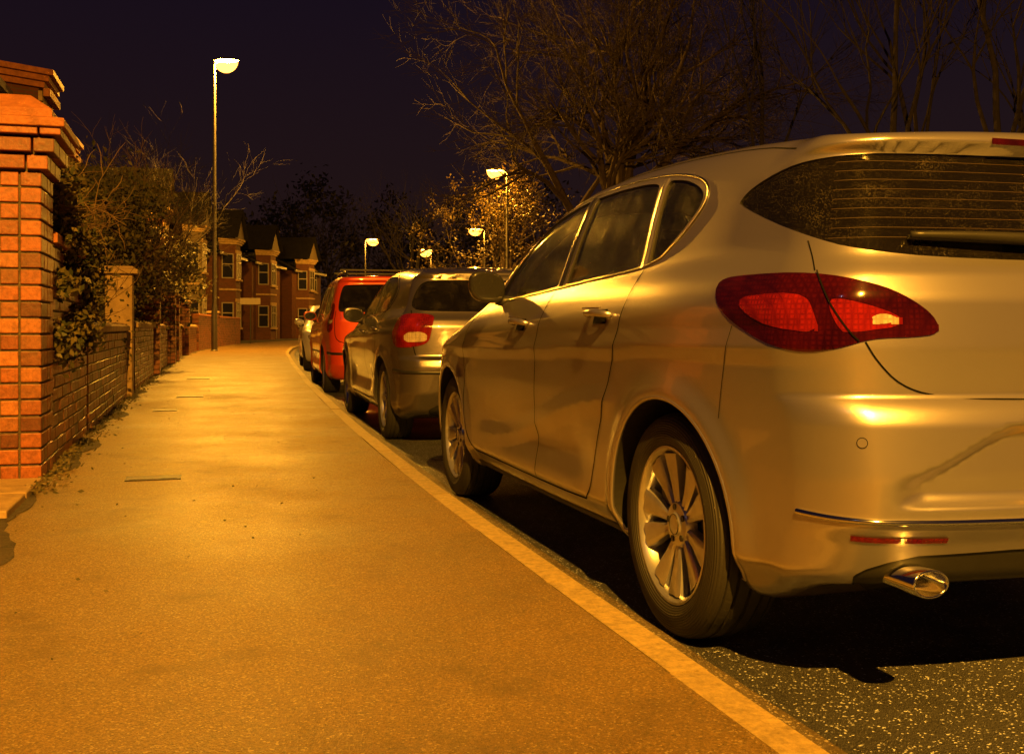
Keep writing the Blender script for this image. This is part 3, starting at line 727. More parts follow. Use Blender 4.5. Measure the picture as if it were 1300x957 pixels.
# ---- white hatchback further on, facing the camera
hw_=math.atan2(-.975,.225)
c4=Car('hatchback_car',dict(PB),(-4.15,25.0,0),hw_,M_whitep,.05)
c4.region_side('side_window',[(1.75,.985),(.25,1.02),(.05,1.15),(.25,1.315),(1.2,1.32),(1.35,1.25)],M_glassd,-.006,it=2)
c4.region_top('windscreen',[(1.28,-.1),(1.28,.45),(1.35,.53),(1.9,.66),(2.05,.58),(2.1,.3),(2.1,-.1)],M_glassd,-.004)
c4.region_wrap('rear_window',[(-.3,1.02),(.9,1.03),(1.02,1.12),(.92,1.25),(-.3,1.265)],M_glassd,-.004,it=2)
c4.region_wrap('tail_lamp',[(.66,.86),(.72,.995),(1.12,.975),(1.22,.80),(.90,.75)],M_red,.003,it=2)
c4.region_front('headlamp',[(.55,.60),(.8,.58),(1.1,.66),(1.2,.76),(.8,.74)],M_white,.002)
c4.region_front('front_grille',[(-.2,.25),(.6,.25),(.6,.42),(-.2,.42)],M_black,-.01)
c4.finish(); c4.arches(); c4.wheels(1,.86); c4.interior(1.15,.35,1.10); mirror(c4,1.66,1.02,.92)

# ------------------------------------------------------------------ street layout
KB=[(-14,5.36),(-6,2.98),(-2,1.79),(2.366,.498),(4.045,0),(6.92,-.80),(10.2,-1.63),(14.9,-2.80),(23.8,-4.89),(34,-7.2),(42.9,-8.9),(52,-10.1),(60,-10.5),(74,-9.8),(95,-6.9),(120,-1.0),(160,12)]
WL=[(-14,3.32),(0,-.85),(5.55,-2.49),(12.6,-4.56),(20,-6.65),(29,-9.1),(36,-10.75),(44,-12.3),(52,-13.3),(60,-13.6),(74,-12.9),(95,-9.8),(120,-3.8),(160,9)]
kerbx=Cv(KB,1.0); wallx=Cv(WL,.8)
ys=np.r_[np.arange(-13,30,.4),np.arange(30,150,1.5)]
def strip(name,xa,xb,z,mat,cols=4):
    vs=[];fs=[]
    for y,a,b in zip(ys,xa,xb):
        for k in range(cols+1): vs.append((a+(b-a)*k/cols,y,z))
    n=cols+1
    for i in range(len(ys)-1):
        for k in range(cols): fs.append((i*n+k,i*n+k+1,(i+1)*n+k+1,(i+1)*n+k))
    return mesh_obj(name,vs,fs,mat)
kx=kerbx(ys); wx=wallx(ys)
sl=kerbx.der(ys); nx=1/np.sqrt(1+sl**2)
KW=.105
M_road=asphalt('road_asphalt',(.045,.047,.055),(.65,.70,.85),.955,.45,.3,480.0,.9,bd=.008)
M_pave=asphalt('pavement_asphalt',(.205,.125,.028),(.42,.30,.12),.955,.55,.25,520.0,1.0,bd=.010,lo=.32,hi=1.8)
M_soil=simple('garden_soil',(.05,.04,.025),.95,var=.5,vs=2,bump=.8,bs=20)
mesh_obj('ground',[(-400,-60,-.008),(400,-60,-.008),(400,500,-.008),(-400,500,-.008)],[(0,1,2,3)],M_soil)
strip('road',kx,kx+7.8/nx,0,M_road,8)
strip('pavement',wx-.1,kx-KW/nx,.1,M_pave,6)
strip('garden_ground',wx-22,wx-.1,.106,M_soil,6)
strip('far_pavement',kx+7.8/nx,kx+10/nx,.1,M_pave,3)
M_kerb=brickisland('kerb_stone',[(.25,.18,.07),(.34,.25,.10),(.29,.21,.08)],.65)
mesh_obj('far_kerb_face',[(x+7.8/n_,y,zz_) for y,x,n_ in zip(ys,kx,nx) for zz_ in (0,.1)],[(2*i,2*i+2,2*i+3,2*i+1) for i in range(len(ys)-1)],M_kerb)
# dark silt strip along the foot of the walls
yg=np.arange(3.0,45,.06); wv=.10+.06*np.sin(yg*2.1)+.05*np.sin(yg*5.3+1)+.02*np.random.rand(len(yg))
mesh_obj('wall_foot_silt',[(float(wallx(y_))-.02+o,y_,.1035) for y_,w_ in zip(yg,wv) for o in (0,max(.03,w_))],[(2*i,2*i+1,2*i+3,2*i+2) for i in range(len(yg)-1)],simple('damp_silt',(.045,.032,.014),.85,var=.6,vs=14,bump=.9,bs=70))
mb=MB(); y=-8.0
while y<70:
    dy=.91/math.sqrt(1+kerbx.der(y)**2)
    y2=y+dy; a=Vector((float(kerbx(y)),y,0)); b=Vector((float(kerbx(y2)),y2,0)); t=(b-a).normalized(); nn=Vector((-t.y,t.x,0))
    g=t*.005; hgt=.102+random.uniform(-.003,.003)
    p0=a+g; p1=b-g
    o1=random.uniform(-.003,.003)
    prof=[(0,-.05),(.0,hgt-.016),(.014,hgt),(KW,hgt),(KW,.0)]
    vs=[p0+nn*(q[0]+o1)+Vector((0,0,q[1])) for q in prof]+[p1+nn*(q[0]+o1)+Vector((0,0,q[1])) for q in prof]
    mb.add(vs,[(i,i+1,i+6,i+5) for i in range(4)]+[(0,5,9,4),(4,3,2,1,0),(5,6,7,8,9)])
    y=y2
mb.obj('kerb',M_kerb)
mesh_obj('gutter_grit',[(x+w/n_,y,.004) for y,x,n_ in zip(ys,kx,nx) for w in (-.0,.16)],[(2*i,2*i+1,2*i+3,2*i+2) for i in range(len(ys)-1)],asphalt('gutter_grit_mat',(.10,.075,.04),(.3,.25,.17),.9,.7,.3,400.0,.8))
M_iron=simple('cast_iron',(.05,.04,.03),.5,.5,var=.4,vs=30,bump=.6,bs=90)
def cover(cx,cy,w,l,ang):
    R=Matrix.Rotation(ang,3,'Z'); mb=MB(); mb.box((cx,cy,.1025),(w/2,l/2,.0025),R); mb.box((cx,cy,.1045),(w/2-.02,l/2-.02,.0025),R)
    return mb.obj('utility_cover',[M_iron])
cover((195-650)/1340*5.6,5.6,.28,.16,.28); cover(-3.75,12.3,.3,.5,.28); cover(-4.9,16.5,.35,.5,.25); cover(-3.35,10.2,.22,.3,.28)

# ------------------------------------------------------------------ brick walls
M_brick=brickisland('glazed_red_brick',[(.18,.045,.015),(.36,.11,.03),(.28,.075,.022),(.42,.15,.045),(.10,.03,.014),(.34,.10,.03)],.42)
M_mort=simple('mortar',(.09,.065,.04),.95,var=.4,vs=30,bump=.5,bs=80)
M_sand=simple('sandstone',(.36,.24,.11),.85,var=.35,vs=7,bump=.5,bs=60)
M_terra=simple('terracotta_coping',(.30,.10,.03),.7,var=.35,vs=10,bump=.4,bs=60)
def frame(y):
    s_=float(wallx.der(y)); t=Vector((s_,1,0)).normalized(); return Vector((float(wallx(y)),y,.1)),t,Vector((-t.y,t.x,0))
def brick_run(mb,mm,p0,t,n,L,H,thick,z0=0,course=.075,bl=.225):
    c=0;z=z0
    R=Matrix((t,n,Vector((0,0,1)))).transposed()
    mm.box(p0+t*L/2+n*(thick/2)+Vector((0,0,z0+H/2)),(L/2-.007,thick/2-.007,H/2-.002),R)
    while z<z0+H-.02:
        off=0 if c%2==0 else -bl/2
        if c%4==3: off=-bl/4
        x=off
        while x<L-.01:
            a=max(x,0);b=min(x+bl-.011,L)
            if b-a>.02:
                j=random.uniform(-.0025,.0025)
                mb.box(p0+t*((a+b)/2)+n*(thick/2+j)+Vector((0,0,z+course/2-.005)),((b-a)/2,thick/2,course/2-.0055),R)
            x+=bl
        z+=course; c+=1
def wall_seg(name,y0,L,H,thick=.23,coping=None,course=.075):
    p,t,n=frame(y0); root=empty(name,(0,0,0)); mb=MB();mm=MB()
    brick_run(mb,mm,p,t,n,L,H,thick,course=course)
    mb.obj('bricks',M_brick,root,bevel=.003); mm.obj('mortar_core',M_mort,root)
    if coping is not None:
        cp=MB(); x=0
        while x<L-.02:
            l=min(.6,L-x); cc=p+t*(x+l/2)+n*(thick/2)+Vector((0,0,H+.045))
            w=thick/2+.04; vs=[]
            for e in (-l/2+.003,l/2-.003):
                for q in ((-w,-.045),(-w,.01),(-w*.5,.045),(w*.5,.045),(w,.01),(w,-.045)): vs.append(cc+t*e+n*q[0]+Vector((0,0,q[1])))
            cp.add(vs,[(i,i+1,i+7,i+6) for i in range(5)]+[(5,0,6,11),(5,4,3,2,1,0),(6,7,8,9,10,11)]); x+=l
        cp.obj('coping_stones',coping,root,bevel=.004)
    return root
def pillar(name,y0,w,H,mat=None,cap=True,capmat=None,course=.085,corbel=False,out=.02):
    p,t,n=frame(y0); root=empty(name); R=Matrix((t,n,Vector((0,0,1)))).transposed()
    q=p-n*out
    if mat is None:
        mb=MB();mm=MB()
        mm.box(q+t*w/2+n*w/2+Vector((0,0,H/2)),(w/2-.012,w/2-.012,H/2),R)
        z=0;c=0
        while z<H-.03:
            o=0
            if corbel and z>H-.30: o=.035*(1+int((z-(H-.30))/.085)); 
            A=-o;B=w+o
            segs=[(A,A+.225),(A+.235,B-.12),(B-.11,B)] if c%2==0 else [(A,A+.11),(A+.12,B-.235),(B-.225,B)]
            th=.10
            def addb(x0,x1,y0_,y1_):
                mb.box(q+t*((x0+x1)/2)+n*((y0_+y1_)/2)+Vector((0,0,z+course/2)),((x1-x0)/2,(y1_-y0_)/2,course/2-.0055),R)
            for s0,s1 in segs:
                if s1-s0<.02: continue
                addb(s0,s1,A,A+th); addb(s0,s1,B-th,B)
            m0,m1=A+th+.01,B-th-.01; mid=(m0+m1)/2+(.03 if c%2 else -.03)
            for s0,s1 in ((m0,mid-.005),(mid+.005,m1)):
                addb(A,A+th,s0,s1); addb(B-th,B,s0,s1)
            z+=course;c+=1
        mb.obj('bricks',M_brick,root,bevel=.005); mm.obj('mortar_core',M_mort,root)
    else:
        mb=MB(); mb.box(q+t*w/2+n*w/2+Vector((0,0,H/2)),(w/2,w/2,H/2),R); mb.obj('stone_shaft',mat,root,bevel=.015)
    if cap:
        mb=MB(); cc=q+t*w/2+n*w/2+Vector((0,0,H)); 
        ow=.09 if corbel else .03
        levels=[(ow+.03,0),(ow+.03,.05),(ow-.01,.07),(.0,.09)] if not corbel else [(ow+.035,0),(ow+.035,.045),(ow-.03,.06),(ow-.03,.10),(-.06,.19)]
        vs=[]
        for o,z in levels:
            for sx,sy in ((-1,-1),(1,-1),(1,1),(-1,1)): vs.append(cc+t*(sx*(w/2+o))+n*(sy*(w/2+o))+Vector((0,0,z)))
        k=len(levels); fs=[(i*4+j,i*4+(j+1)%4,(i+1)*4+(j+1)%4,(i+1)*4+j) for i in range(k-1) for j in range(4)]+[(3,2,1,0),tuple((k-1)*4+j for j in range(4))]
        mb.add(vs,fs); mb.obj('cap_stone',capmat or M_sand,root,bevel=.006)
    return root
pillar('brick_gate_pillar',5.5,.46,1.83,corbel=True,capmat=M_terra)
wall_seg('brick_garden_wall',5.97,2.0,1.28,.23,M_terra)
wall_seg('brick_garden_wall',8.0,4.2,.76,.25,M_sand)
pillar('stone_gatepost',12.2,.30,1.42,M_sand,out=.05)
wall_seg('brick_garden_wall',13.4,4.4,.80,.23,M_sand)
pillar('brick_gate_pillar',17.9,.45,1.25,out=.08)
wall_seg('brick_garden_wall',18.5,4.4,.78,.23,M_terra)
pillar('brick_gate_pillar',23.1,.5,1.5,out=.12)
pillar('brick_gate_pillar',25.0,.5,1.5,out=.12)
wall_seg('brick_garden_wall',25.6,4.6,.80,.23,M_sand)
pillar('brick_gate_pillar',30.4,.5,1.5,out=.12)
wall_seg('brick_garden_wall',31.1,5.0,.8,.23,M_sand)
wall_seg('brick_garden_wall',36.6,7.0,1.2,.23,M_terra)
pillar('brick_gate_pillar',43.9,.4,1.4)
wall_seg('brick_garden_wall',44.5,8.0,1.2,.23,M_terra)
p,t,n=frame(4.4); R=Matrix((t,n,Vector((0,0,1)))).transposed()
mb=MB(); 
for i in range(2): mb.box(p+t*(.52*i+.25)+n*.2+Vector((0,0,.015)),(.25,.24,.02),R)
mb.obj('stone_threshold',M_sand,bevel=.008)

# ------------------------------------------------------------------ vegetation
def leaf_mat(name,c1,c2):
    m,nt,nd,lk,b=nm(name); g=nd.new('ShaderNodeNewGeometry')
    r=ramp(nd,lk,g.outputs['Random Per Island'],[(0,c1),(1,c2)]); lk.new(r.outputs[0],b.inputs['Base Color']); b.inputs['Roughness'].default_value=.5
    return m
M_leaf=leaf_mat('dark_leaves',(.025,.03,.008),(.09,.07,.02))
M_ivy=leaf_mat('ivy_leaves',(.02,.028,.008),(.12,.09,.03))
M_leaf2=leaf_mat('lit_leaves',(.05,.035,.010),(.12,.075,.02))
M_bark=simple('bark',(.05,.033,.02),.9,var=.4,vs=8,bump=.6,bs=30)
M_barkd=simple('dark_bark',(.022,.016,.012),.9,var=.4,vs=8)
M_twig=simple('shrub_twig',(.12,.07,.035),.9,var=.4,vs=8)
M_weed=leaf_mat('weeds',(.05,.05,.015),(.14,.10,.04))
def leaves(mb,n,size,clumps):
    for _ in range(n):
        c=random.choice(clumps); p=Vector(c[0])+Vector((random.gauss(0,c[1]),random.gauss(0,c[1]),random.gauss(0,c[1])))
        a=Vector((random.gauss(0,1),random.gauss(0,1),random.gauss(0,1))).normalized(); b=a.orthogonal().normalized()
        s_=size*random.uniform(.6,1.4)
        mb.add([p-a*s_,p+b*s_*.5,p+a*s_,p-b*s_*.5],[(0,1,2,3)],1)
def branch(mb,p,d,L,r,depth,rng,bend=.25,kids=3,up=.15,tips=None,ang=(.4,.95),shrink=.68,rmin=.0035):
    n=5 if r>.02 else 3
    pts=[p.copy()];rs=[r]; q=p.copy(); dd=d.copy()
    for i in range(n):
        dd=(dd+Vector((rng.gauss(0,1),rng.gauss(0,1),rng.gauss(0,1)))*bend*.45+Vector((0,0,up*.25))).normalized()
        q=q+dd*(L/n); pts.append(q.copy()); rs.append(r*(1-.55*(i+1)/n))
    mb.tube(pts,rs,7 if r>.06 else (4 if r>.015 else 3),0,cap=False)
    if depth<=0:
        if tips is not None: tips.append((q,dd))
        return
    k=kids+(1 if rng.random()<.4 else 0)
    for i in range(k):
        f=rng.uniform(.35,1.0) if i<k-1 else 1.0
        idx=f*n; i0=min(int(idx),n-1); pp=pts[i0].lerp(pts[i0+1],idx-i0)
        base=(pts[i0+1]-pts[i0]).normalized()
        a=rng.uniform(*ang)*(1 if i<k-1 else .35)
        side=base.orthogonal().normalized(); side=Matrix.Rotation(rng.uniform(0,6.28),3,base)@side
        nd=(base*math.cos(a)+side*math.sin(a)).normalized()
        branch(mb,pp,nd,L*shrink*rng.uniform(.75,1.15),max(rmin,r*(1-.5*f)*.72),depth-1,rng,bend,kids,up,tips,ang,shrink,rmin)
def bare_tree(name,loc,H,r,depth,seed,mat=M_bark,kids=3,ang=(.4,.95),lean=(0,0),limbs=None,leaf=None,trunkf=.3,shrink=.68,up=.15,rmin=.0035):
    rng=random.Random(seed); mb=MB(); p=Vector(loc); tips=[]
    d=Vector((lean[0],lean[1],1)).normalized()
    th=H*trunkf; pts=[p-Vector((0,0,.2)),p+d*th*.1,p+d*th*.5,p+d*th]; mb.tube(pts,[r*1.5,r*1.15,r,r*.9],9,0)
    for i in range(5 if limbs is None else limbs):
        a=rng.uniform(.25,.9); az=i*6.283/(limbs or 5)+rng.uniform(-.4,.4)
        nd=Vector((math.sin(a)*math.cos(az),math.sin(a)*math.sin(az),math.cos(a)))
        branch(mb,p+d*th*rng.uniform(.7,1.0),nd,H*.30*rng.uniform(.8,1.2),r*.6,depth,rng,.3,kids,up,tips,ang,shrink,rmin)
    branch(mb,p+d*th,d,H*.33,r*.75,depth,rng,.2,kids,.2,tips,ang,shrink,rmin)
    if leaf:
        for q,dd in tips:
            for _ in range(leaf[0]):
                c=q+Vector((rng.gauss(0,1),rng.gauss(0,1),rng.gauss(0,1)))*leaf[2]; a=Vector((rng.gauss(0,1),rng.gauss(0,1),rng.gauss(0,1))).normalized(); b=a.orthogonal(); s_=leaf[1]
                mb.add([c-a*s_,c+b*s_*.5,c+a*s_,c-b*s_*.5],[(0,1,2,3)],1)
    return mb.obj(name,[mat,leaf[3] if leaf else mat])
bare_tree('bare_tree',(3.3,32,0),14.5,.28,5,11,M_bark,4,trunkf=.24,limbs=8,up=.05,shrink=.66,rmin=.005)
for i,(x,y,H,sd) in enumerate(((8.6,24,13,21),(10.0,26,12,22),(11.4,24,14,23),(13.2,27,12,24),(7.4,31,13,25))):
    bare_tree('bare_tree',(x,y,0),H,.11,4,sd,M_barkd,3,ang=(.25,.6),lean=(random.uniform(-.08,.08),0),trunkf=.35,limbs=3,up=.35)
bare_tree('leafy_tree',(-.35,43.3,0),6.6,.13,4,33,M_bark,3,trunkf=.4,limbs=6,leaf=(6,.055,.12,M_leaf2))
bare_tree('bare_tree',(-6.5,70,0),11,.2,4,35,M_barkd,3)
bare_tree('bare_tree',(-7.0,18.4,.1),4.6,.06,4,41,M_twig,3,trunkf=.15,limbs=6)
bare_tree('bare_tree',(-9.2,26,.1),6.0,.08,4,42,M_barkd,3,trunkf=.2,limbs=6)
bare_tree('bare_tree',(-12.6,37,.1),8.0,.10,4,43,M_barkd,3,trunkf=.2,limbs=6)
mb=MB(); rng=random.Random(5)
for i in range(46):
    a=-.36+1.1*i/45+rng.uniform(-.01,.01); yy=rng.uniform(105,135); xx=yy*a; h=rng.uniform(11,17) if a<.1 else rng.uniform(8,13)
    base=Vector((xx,yy,0)); mb.tube([base,base+Vector((0,0,h*.4))],[.25,.16],5)
    cl=[]
    for j in range(16):
        f=rng.random(); rad=(1-abs(f-.45)*1.3)*h*.30
        an=rng.uniform(0,6.28); cl.append(((xx+rad*.8*math.cos(an),yy+rad*.8*math.sin(an),h*(.12+.82*f)),h*.05))
    leaves(mb,900,.26,cl)
    for k in range(10):
        d=Vector((rng.gauss(0,.6),rng.gauss(0,.4),1)).normalized(); branch(mb,base+Vector((0,0,h*.35)),d,h*.3,.08,2,rng,.3,3,.1,rmin=.02)
mb.obj('distant_trees',[M_barkd,leaf_mat('distant_leaf',(.007,.006,.005),(.014,.011,.007))])
mb=MB(); cl=[]
for yy in np.arange(14,75,.8):
    xx=float(kerbx(yy))+10.6
    for z in (.4,.9,1.3): cl.append(((xx+random.gauss(0,.2),yy,z),.28))
leaves(mb,9000,.09,cl); mb.obj('hedge',[M_bark,M_leaf])
def shrub(name,yc,off,h,rad,n,size,mat=M_leaf,twigs=30,seed=1,along=1.0,zlo=.25,clumps=30,tl=.6):
    rng=random.Random(seed); p,t,nn=frame(yc); mb=MB(); base=p+nn*off; cl=[]
    for i in range(clumps):
        q=base+t*rng.uniform(-along,along)+nn*rng.gauss(0,rad*.5)+Vector((0,0,h*(zlo+(1-zlo)*rng.random()**.8)))
        cl.append((q,rad*rng.uniform(.12,.32)))
    leaves(mb,n,size,cl)
    for i in range(twigs):
        b=base+t*rng.uniform(-along*.8,along*.8)+nn*rng.gauss(0,rad*.25)+Vector((0,0,h*zlo)); d=Vector((rng.gauss(0,.35),rng.gauss(0,.35),1)).normalized()
        branch(mb,b,d,h*rng.uniform(.5,1.0)*tl*.7,.007,2,rng,.5,2,.1)
    return mb.obj(name,[M_twig,mat])
def ivy(name,yc,along,ztop,n,seed):
    rng=random.Random(seed); p,t,nn=frame(yc); mb=MB(); cl=[]
    for i in range(46):
        a=rng.uniform(-along,along); z=ztop+abs(rng.gauss(0,.17)); cl.append((p+t*a+nn*rng.uniform(.0,.3)+Vector((0,0,z)),rng.uniform(.05,.10)))
    for i in range(22):
        a=rng.uniform(-along,along)*.95; z=ztop-rng.random()**1.5*.75; cl.append((p+t*a-nn*.03+Vector((0,0,z)),rng.uniform(.035,.06)))
    leaves(mb,n,.024,cl)
    for i in range(40):
        b=p+t*rng.uniform(-along,along)+nn*.1+Vector((0,0,ztop)); d=Vector((rng.gauss(.2,.6),rng.gauss(0,.6),.7)).normalized()
        branch(mb,b,d,rng.uniform(.15,.4),.006,2,rng,.6,2,-.1)
    return mb.obj(name,[M_twig,M_ivy])
ivy('ivy_plant',7.0,.95,1.40,11000,3)
shrub('ivy_plant',8.3,.30,1.6,.35,4200,.024,M_ivy,seed=4,along=.5,twigs=14,zlo=.45)
shrub('garden_shrub',10.6,.55,1.5,.5,3000,.028,seed=5,along=1.3,twigs=26,zlo=.4,tl=.5)
shrub('garden_shrub',14.6,.65,2.6,.65,9500,.034,seed=6,along=1.2,twigs=50,clumps=46)
shrub('garden_shrub',17.0,.8,3.1,.8,9500,.04,seed=7,along=1.4,twigs=50,clumps=46)
shrub('garden_shrub',20.5,1.0,3.2,.9,8000,.05,seed=8,along=1.8,twigs=40,clumps=46)
shrub('garden_shrub',25.5,1.5,3.4,1.0,7000,.06,seed=9,along=2.2,twigs=30,clumps=46)
shrub('garden_shrub',31,1.6,3.4,1.1,6000,.07,seed=10,along=2.4,twigs=20,clumps=40)
shrub('garden_shrub',38,1.3,3.4,1.1,6000,.08,seed=11,along=2.4,twigs=20,clumps=40)
mb=MB()
for i in range(1900):
    y=5.0+random.random()**1.6*22; p,t,n=frame(y); q=p-n*(abs(random.gauss(0,.07)))+Vector((0,0,.010+abs(random.gauss(0,.012))))
    a=Vector((random.gauss(0,1),random.gauss(0,1),random.gauss(0,.5))).normalized(); b=a.orthogonal().normalized(); s_=random.uniform(.006,.02)
    mb.add([q-a*s_,q+b*s_*.5,q+a*s_,q-b*s_*.5],[(0,1,2,3)])
for i in range(320):
    y=random.uniform(2.3,22); f=random.random()**1.6; p,t,n=frame(y); w=float(wallx(y)-kerbx(y)); q=p-n*(f*abs(w)*.85)+Vector((0,0,.006))
    a=Vector((random.gauss(0,1),random.gauss(0,1),random.gauss(0,.2))).normalized(); b=a.orthogonal().normalized(); s_=random.uniform(.003,.009)
    mb.add([q-a*s_,q+b*s_*.6,q+a*s_,q-b*s_*.6],[(0,1,2,3)])
mb.obj('weeds_and_leaf_litter',M_weed)

# ------------------------------------------------------------------ houses
M_hb=bricktex('house_red_brick',(.12,.033,.012),(.085,.024,.010),(.08,.055,.035))
M_slate=simple('slate_roof',(.014,.013,.014),.9,var=.3,vs=4,bump=.5,bs=12,spec=.1)
M_wf=simple('white_window_frame',(.26,.22,.17),.5,var=.1)
M_rend=simple('cream_render',(.13,.095,.05),.85,var=.15,vs=3)
M_hg=simple('dark_window_glass',(.015,.015,.02),.06,var=0,coat=.5)
M_door=simple('painted_door',(.12,.03,.02),.4,var=.1)
def house(name,y0,off,W,D,H,rh,bay=True,wallm=None,gable=True,cornice=False,bh=None):
    p,t,n=frame(y0); root=empty(name,(0,0,0))
    base=p+n*off; base.z=.1; R=Matrix((t,n,Vector((0,0,1)))).transposed(); up=Vector((0,0,1))
    def P(a,b,c): return base+t*a+n*b+up*c
    wm=wallm or M_hb
    mb=MB(); mb.box(P(W/2,D/2,H/2),(W/2,D/2,H/2),R); mb.obj('walls',wm,root)
    mb=MB(); o=.35
    vs=[P(-o,-o,H+.01),P(W+o,-o,H+.01),P(W+o,D+o,H+.01),P(-o,D+o,H+.01),P(-o,D/2,H+rh),P(W+o,D/2,H+rh)]
    mb.add(vs,[(0,1,5,4),(2,3,4,5),(0,4,3),(1,2,5),(3,2,1,0)]); mb.obj('roof',M_slate,root)
    mb=MB(); mb.box(P(W/2,-.36,H-.06),(W/2+.3,.05,.07),R); mb.obj('gutter_and_fascia',M_wf,root)
    fr=MB();gl=MB();sl_=MB()
    def win(a,c,w,h,b=0.0):
        gl.box(P(a,b-.005,c),(w/2,.02,h/2),R)
        for dx in (-w/2,0,w/2): fr.box(P(a+dx,b-.04,c),(.035,.03,h/2+.035),R)
        for dz in (-h/2,h*.15,h/2): fr.box(P(a,b-.043,c+dz),(w/2+.036,.031,.032),R)
        sl_.box(P(a,b-.07,c-h/2-.09),(w/2+.14,.07,.05),R); sl_.box(P(a,b-.03,c+h/2+.13),(w/2+.16,.035,.09),R)
    if bay:
        bw=2.2;bd=.8;bh=bh or (5.4 if gable else 5.7); cx=W*.3
        bb=MB(); vs=[]
        for c in (0,bh): vs+=[P(cx-bw/2,0,c),P(cx-bw/2+.5,-bd,c),P(cx+bw/2-.5,-bd,c),P(cx+bw/2,0,c)]
        bb.add(vs,[(0,4,5,1),(1,5,6,2),(2,6,7,3),(4,7,6,5)]); bb.obj('bay_walls',wm,root)
        for st in range(2): win(cx,1.5+2.7*st,.95,1.35,-bd)
        for sgn in (-1,1):
            for st in range(2):
                mid=P(cx+sgn*(bw/2-.25),-bd/2,1.5+2.7*st); dirn=(P(cx+sgn*(bw/2-.5),-bd,0)-P(cx+sgn*bw/2,0,0)).normalized(); nrm=Vector((dirn.y,-dirn.x,0)); 
                if nrm.dot(-n)<0: nrm=-nrm
                Rb=Matrix((dirn,nrm,up)).transposed(); gl.box(mid+nrm*.01,(.3,.02,.65),Rb)
                for e in (-.31,.31): fr.box(mid+nrm*.03+dirn*e,(.03,.03,.69),Rb)
                for e in (-.66,.1,.66): fr.box(mid+nrm*.033+up*e,(.34,.031,.03),Rb)
        cn=MB()
        for z,o in ((2.85,.06),(bh,.10),(bh+.11,.18),(bh+.22,.26)):
            vs=[]
            for c in (z,z+.10): vs+=[P(cx-bw/2-o,-.01,c),P(cx-bw/2+.5-o*.4,-bd-o,c),P(cx+bw/2-.5+o*.4,-bd-o,c),P(cx+bw/2+o,-.01,c)]
            cn.add(vs,[(0,4,5,1),(1,5,6,2),(2,6,7,3),(4,7,6,5),(3,2,1,0)])
        if cornice:
            for k in range(9): cn.box(P(cx-bw/2+.5+k*.15,-bd-.14,bh-.08),(.035,.06,.07),R)
        cn.obj('bay_cornice',M_sand if not cornice else M_terra,root)
        if gable:
            gb=MB(); vs=[P(cx-bw/2-.3,-bd-.3,bh+.33),P(cx+bw/2+.3,-bd-.3,bh+.33),P(cx,-bd-.3,bh+2.0),P(cx-bw/2-.3,D/2,bh+.33),P(cx+bw/2+.3,D/2,bh+.33),P(cx,D/2,bh+2.0)]
            gb.add(vs,[(0,3,5,2),(1,2,5,4)],0); gb.add([P(cx-bw/2-.1,-bd-.1,bh+.33),P(cx+bw/2+.1,-bd-.1,bh+.33),P(cx,-bd-.1,bh+1.85)],[(0,1,2)],1); gb.obj('bay_gable',[M_slate,M_rend],root)
    win(W*.75,4.2,1.0,1.4)
    dd=MB(); dd.box(P(W*.75,-.02,1.15),(.45,.03,1.05),R); dd.obj('front_door',M_door,root,bevel=.01)
    fr.box(P(W*.75-.5,-.03,1.2),(.04,.05,1.15),R); fr.box(P(W*.75+.5,-.03,1.2),(.04,.05,1.15),R)
    fr.obj('window_frames',M_wf,root); gl.obj('window_glass',M_hg,root); sl_.obj('sills_and_lintels',M_sand,root)
    ch=MB(); ch.box(P(W-.2,D/2,H+rh+.2),(.35,.6,.9),R); ch.box(P(W-.2,D/2,H+rh+1.15),(.42,.67,.06),R)
    for k in (-.4,0,.4): ch.lathe([(.12,0),(.10,.35),(.0,.35)],10,axis='z',c=P(W-.2,D/2+k,H+rh+1.2))
    ch.obj('chimney',M_hb,root)
    return root
house('brick_house',18.6,2.9,6.0,8,5.0,1.2,gable=False,cornice=True,bh=5.15)
house('brick_house',25.4,3.4,6.0,8,5.0,1.4,gable=False,cornice=True,bh=5.15)
house('brick_house',42.5,2.9,6.0,8,4.9,2.2)
house('brick_house',50,2.6,6.0,8,4.9,2.2,wallm=M_rend)
house('brick_house',57.5,2.6,6.0,8,4.9,2.2)
house('brick_house',66,3.0,6.5,8,4.9,2.2)
house('brick_house',75,3.0,6.5,8,4.9,2.2)
p,t,n=frame(52.5); mb=MB(); mb.tube([p-n*.3,p-n*.3+Vector((0,0,2.0))],.03,8); sroot=mb.obj('street_sign',M_black)
sg_=MB(); sg_.box(p-n*.3+Vector((.0,-.05,2.1)),(.5,.012,.16)); sg_.obj('sign_board',M_wf,sroot)

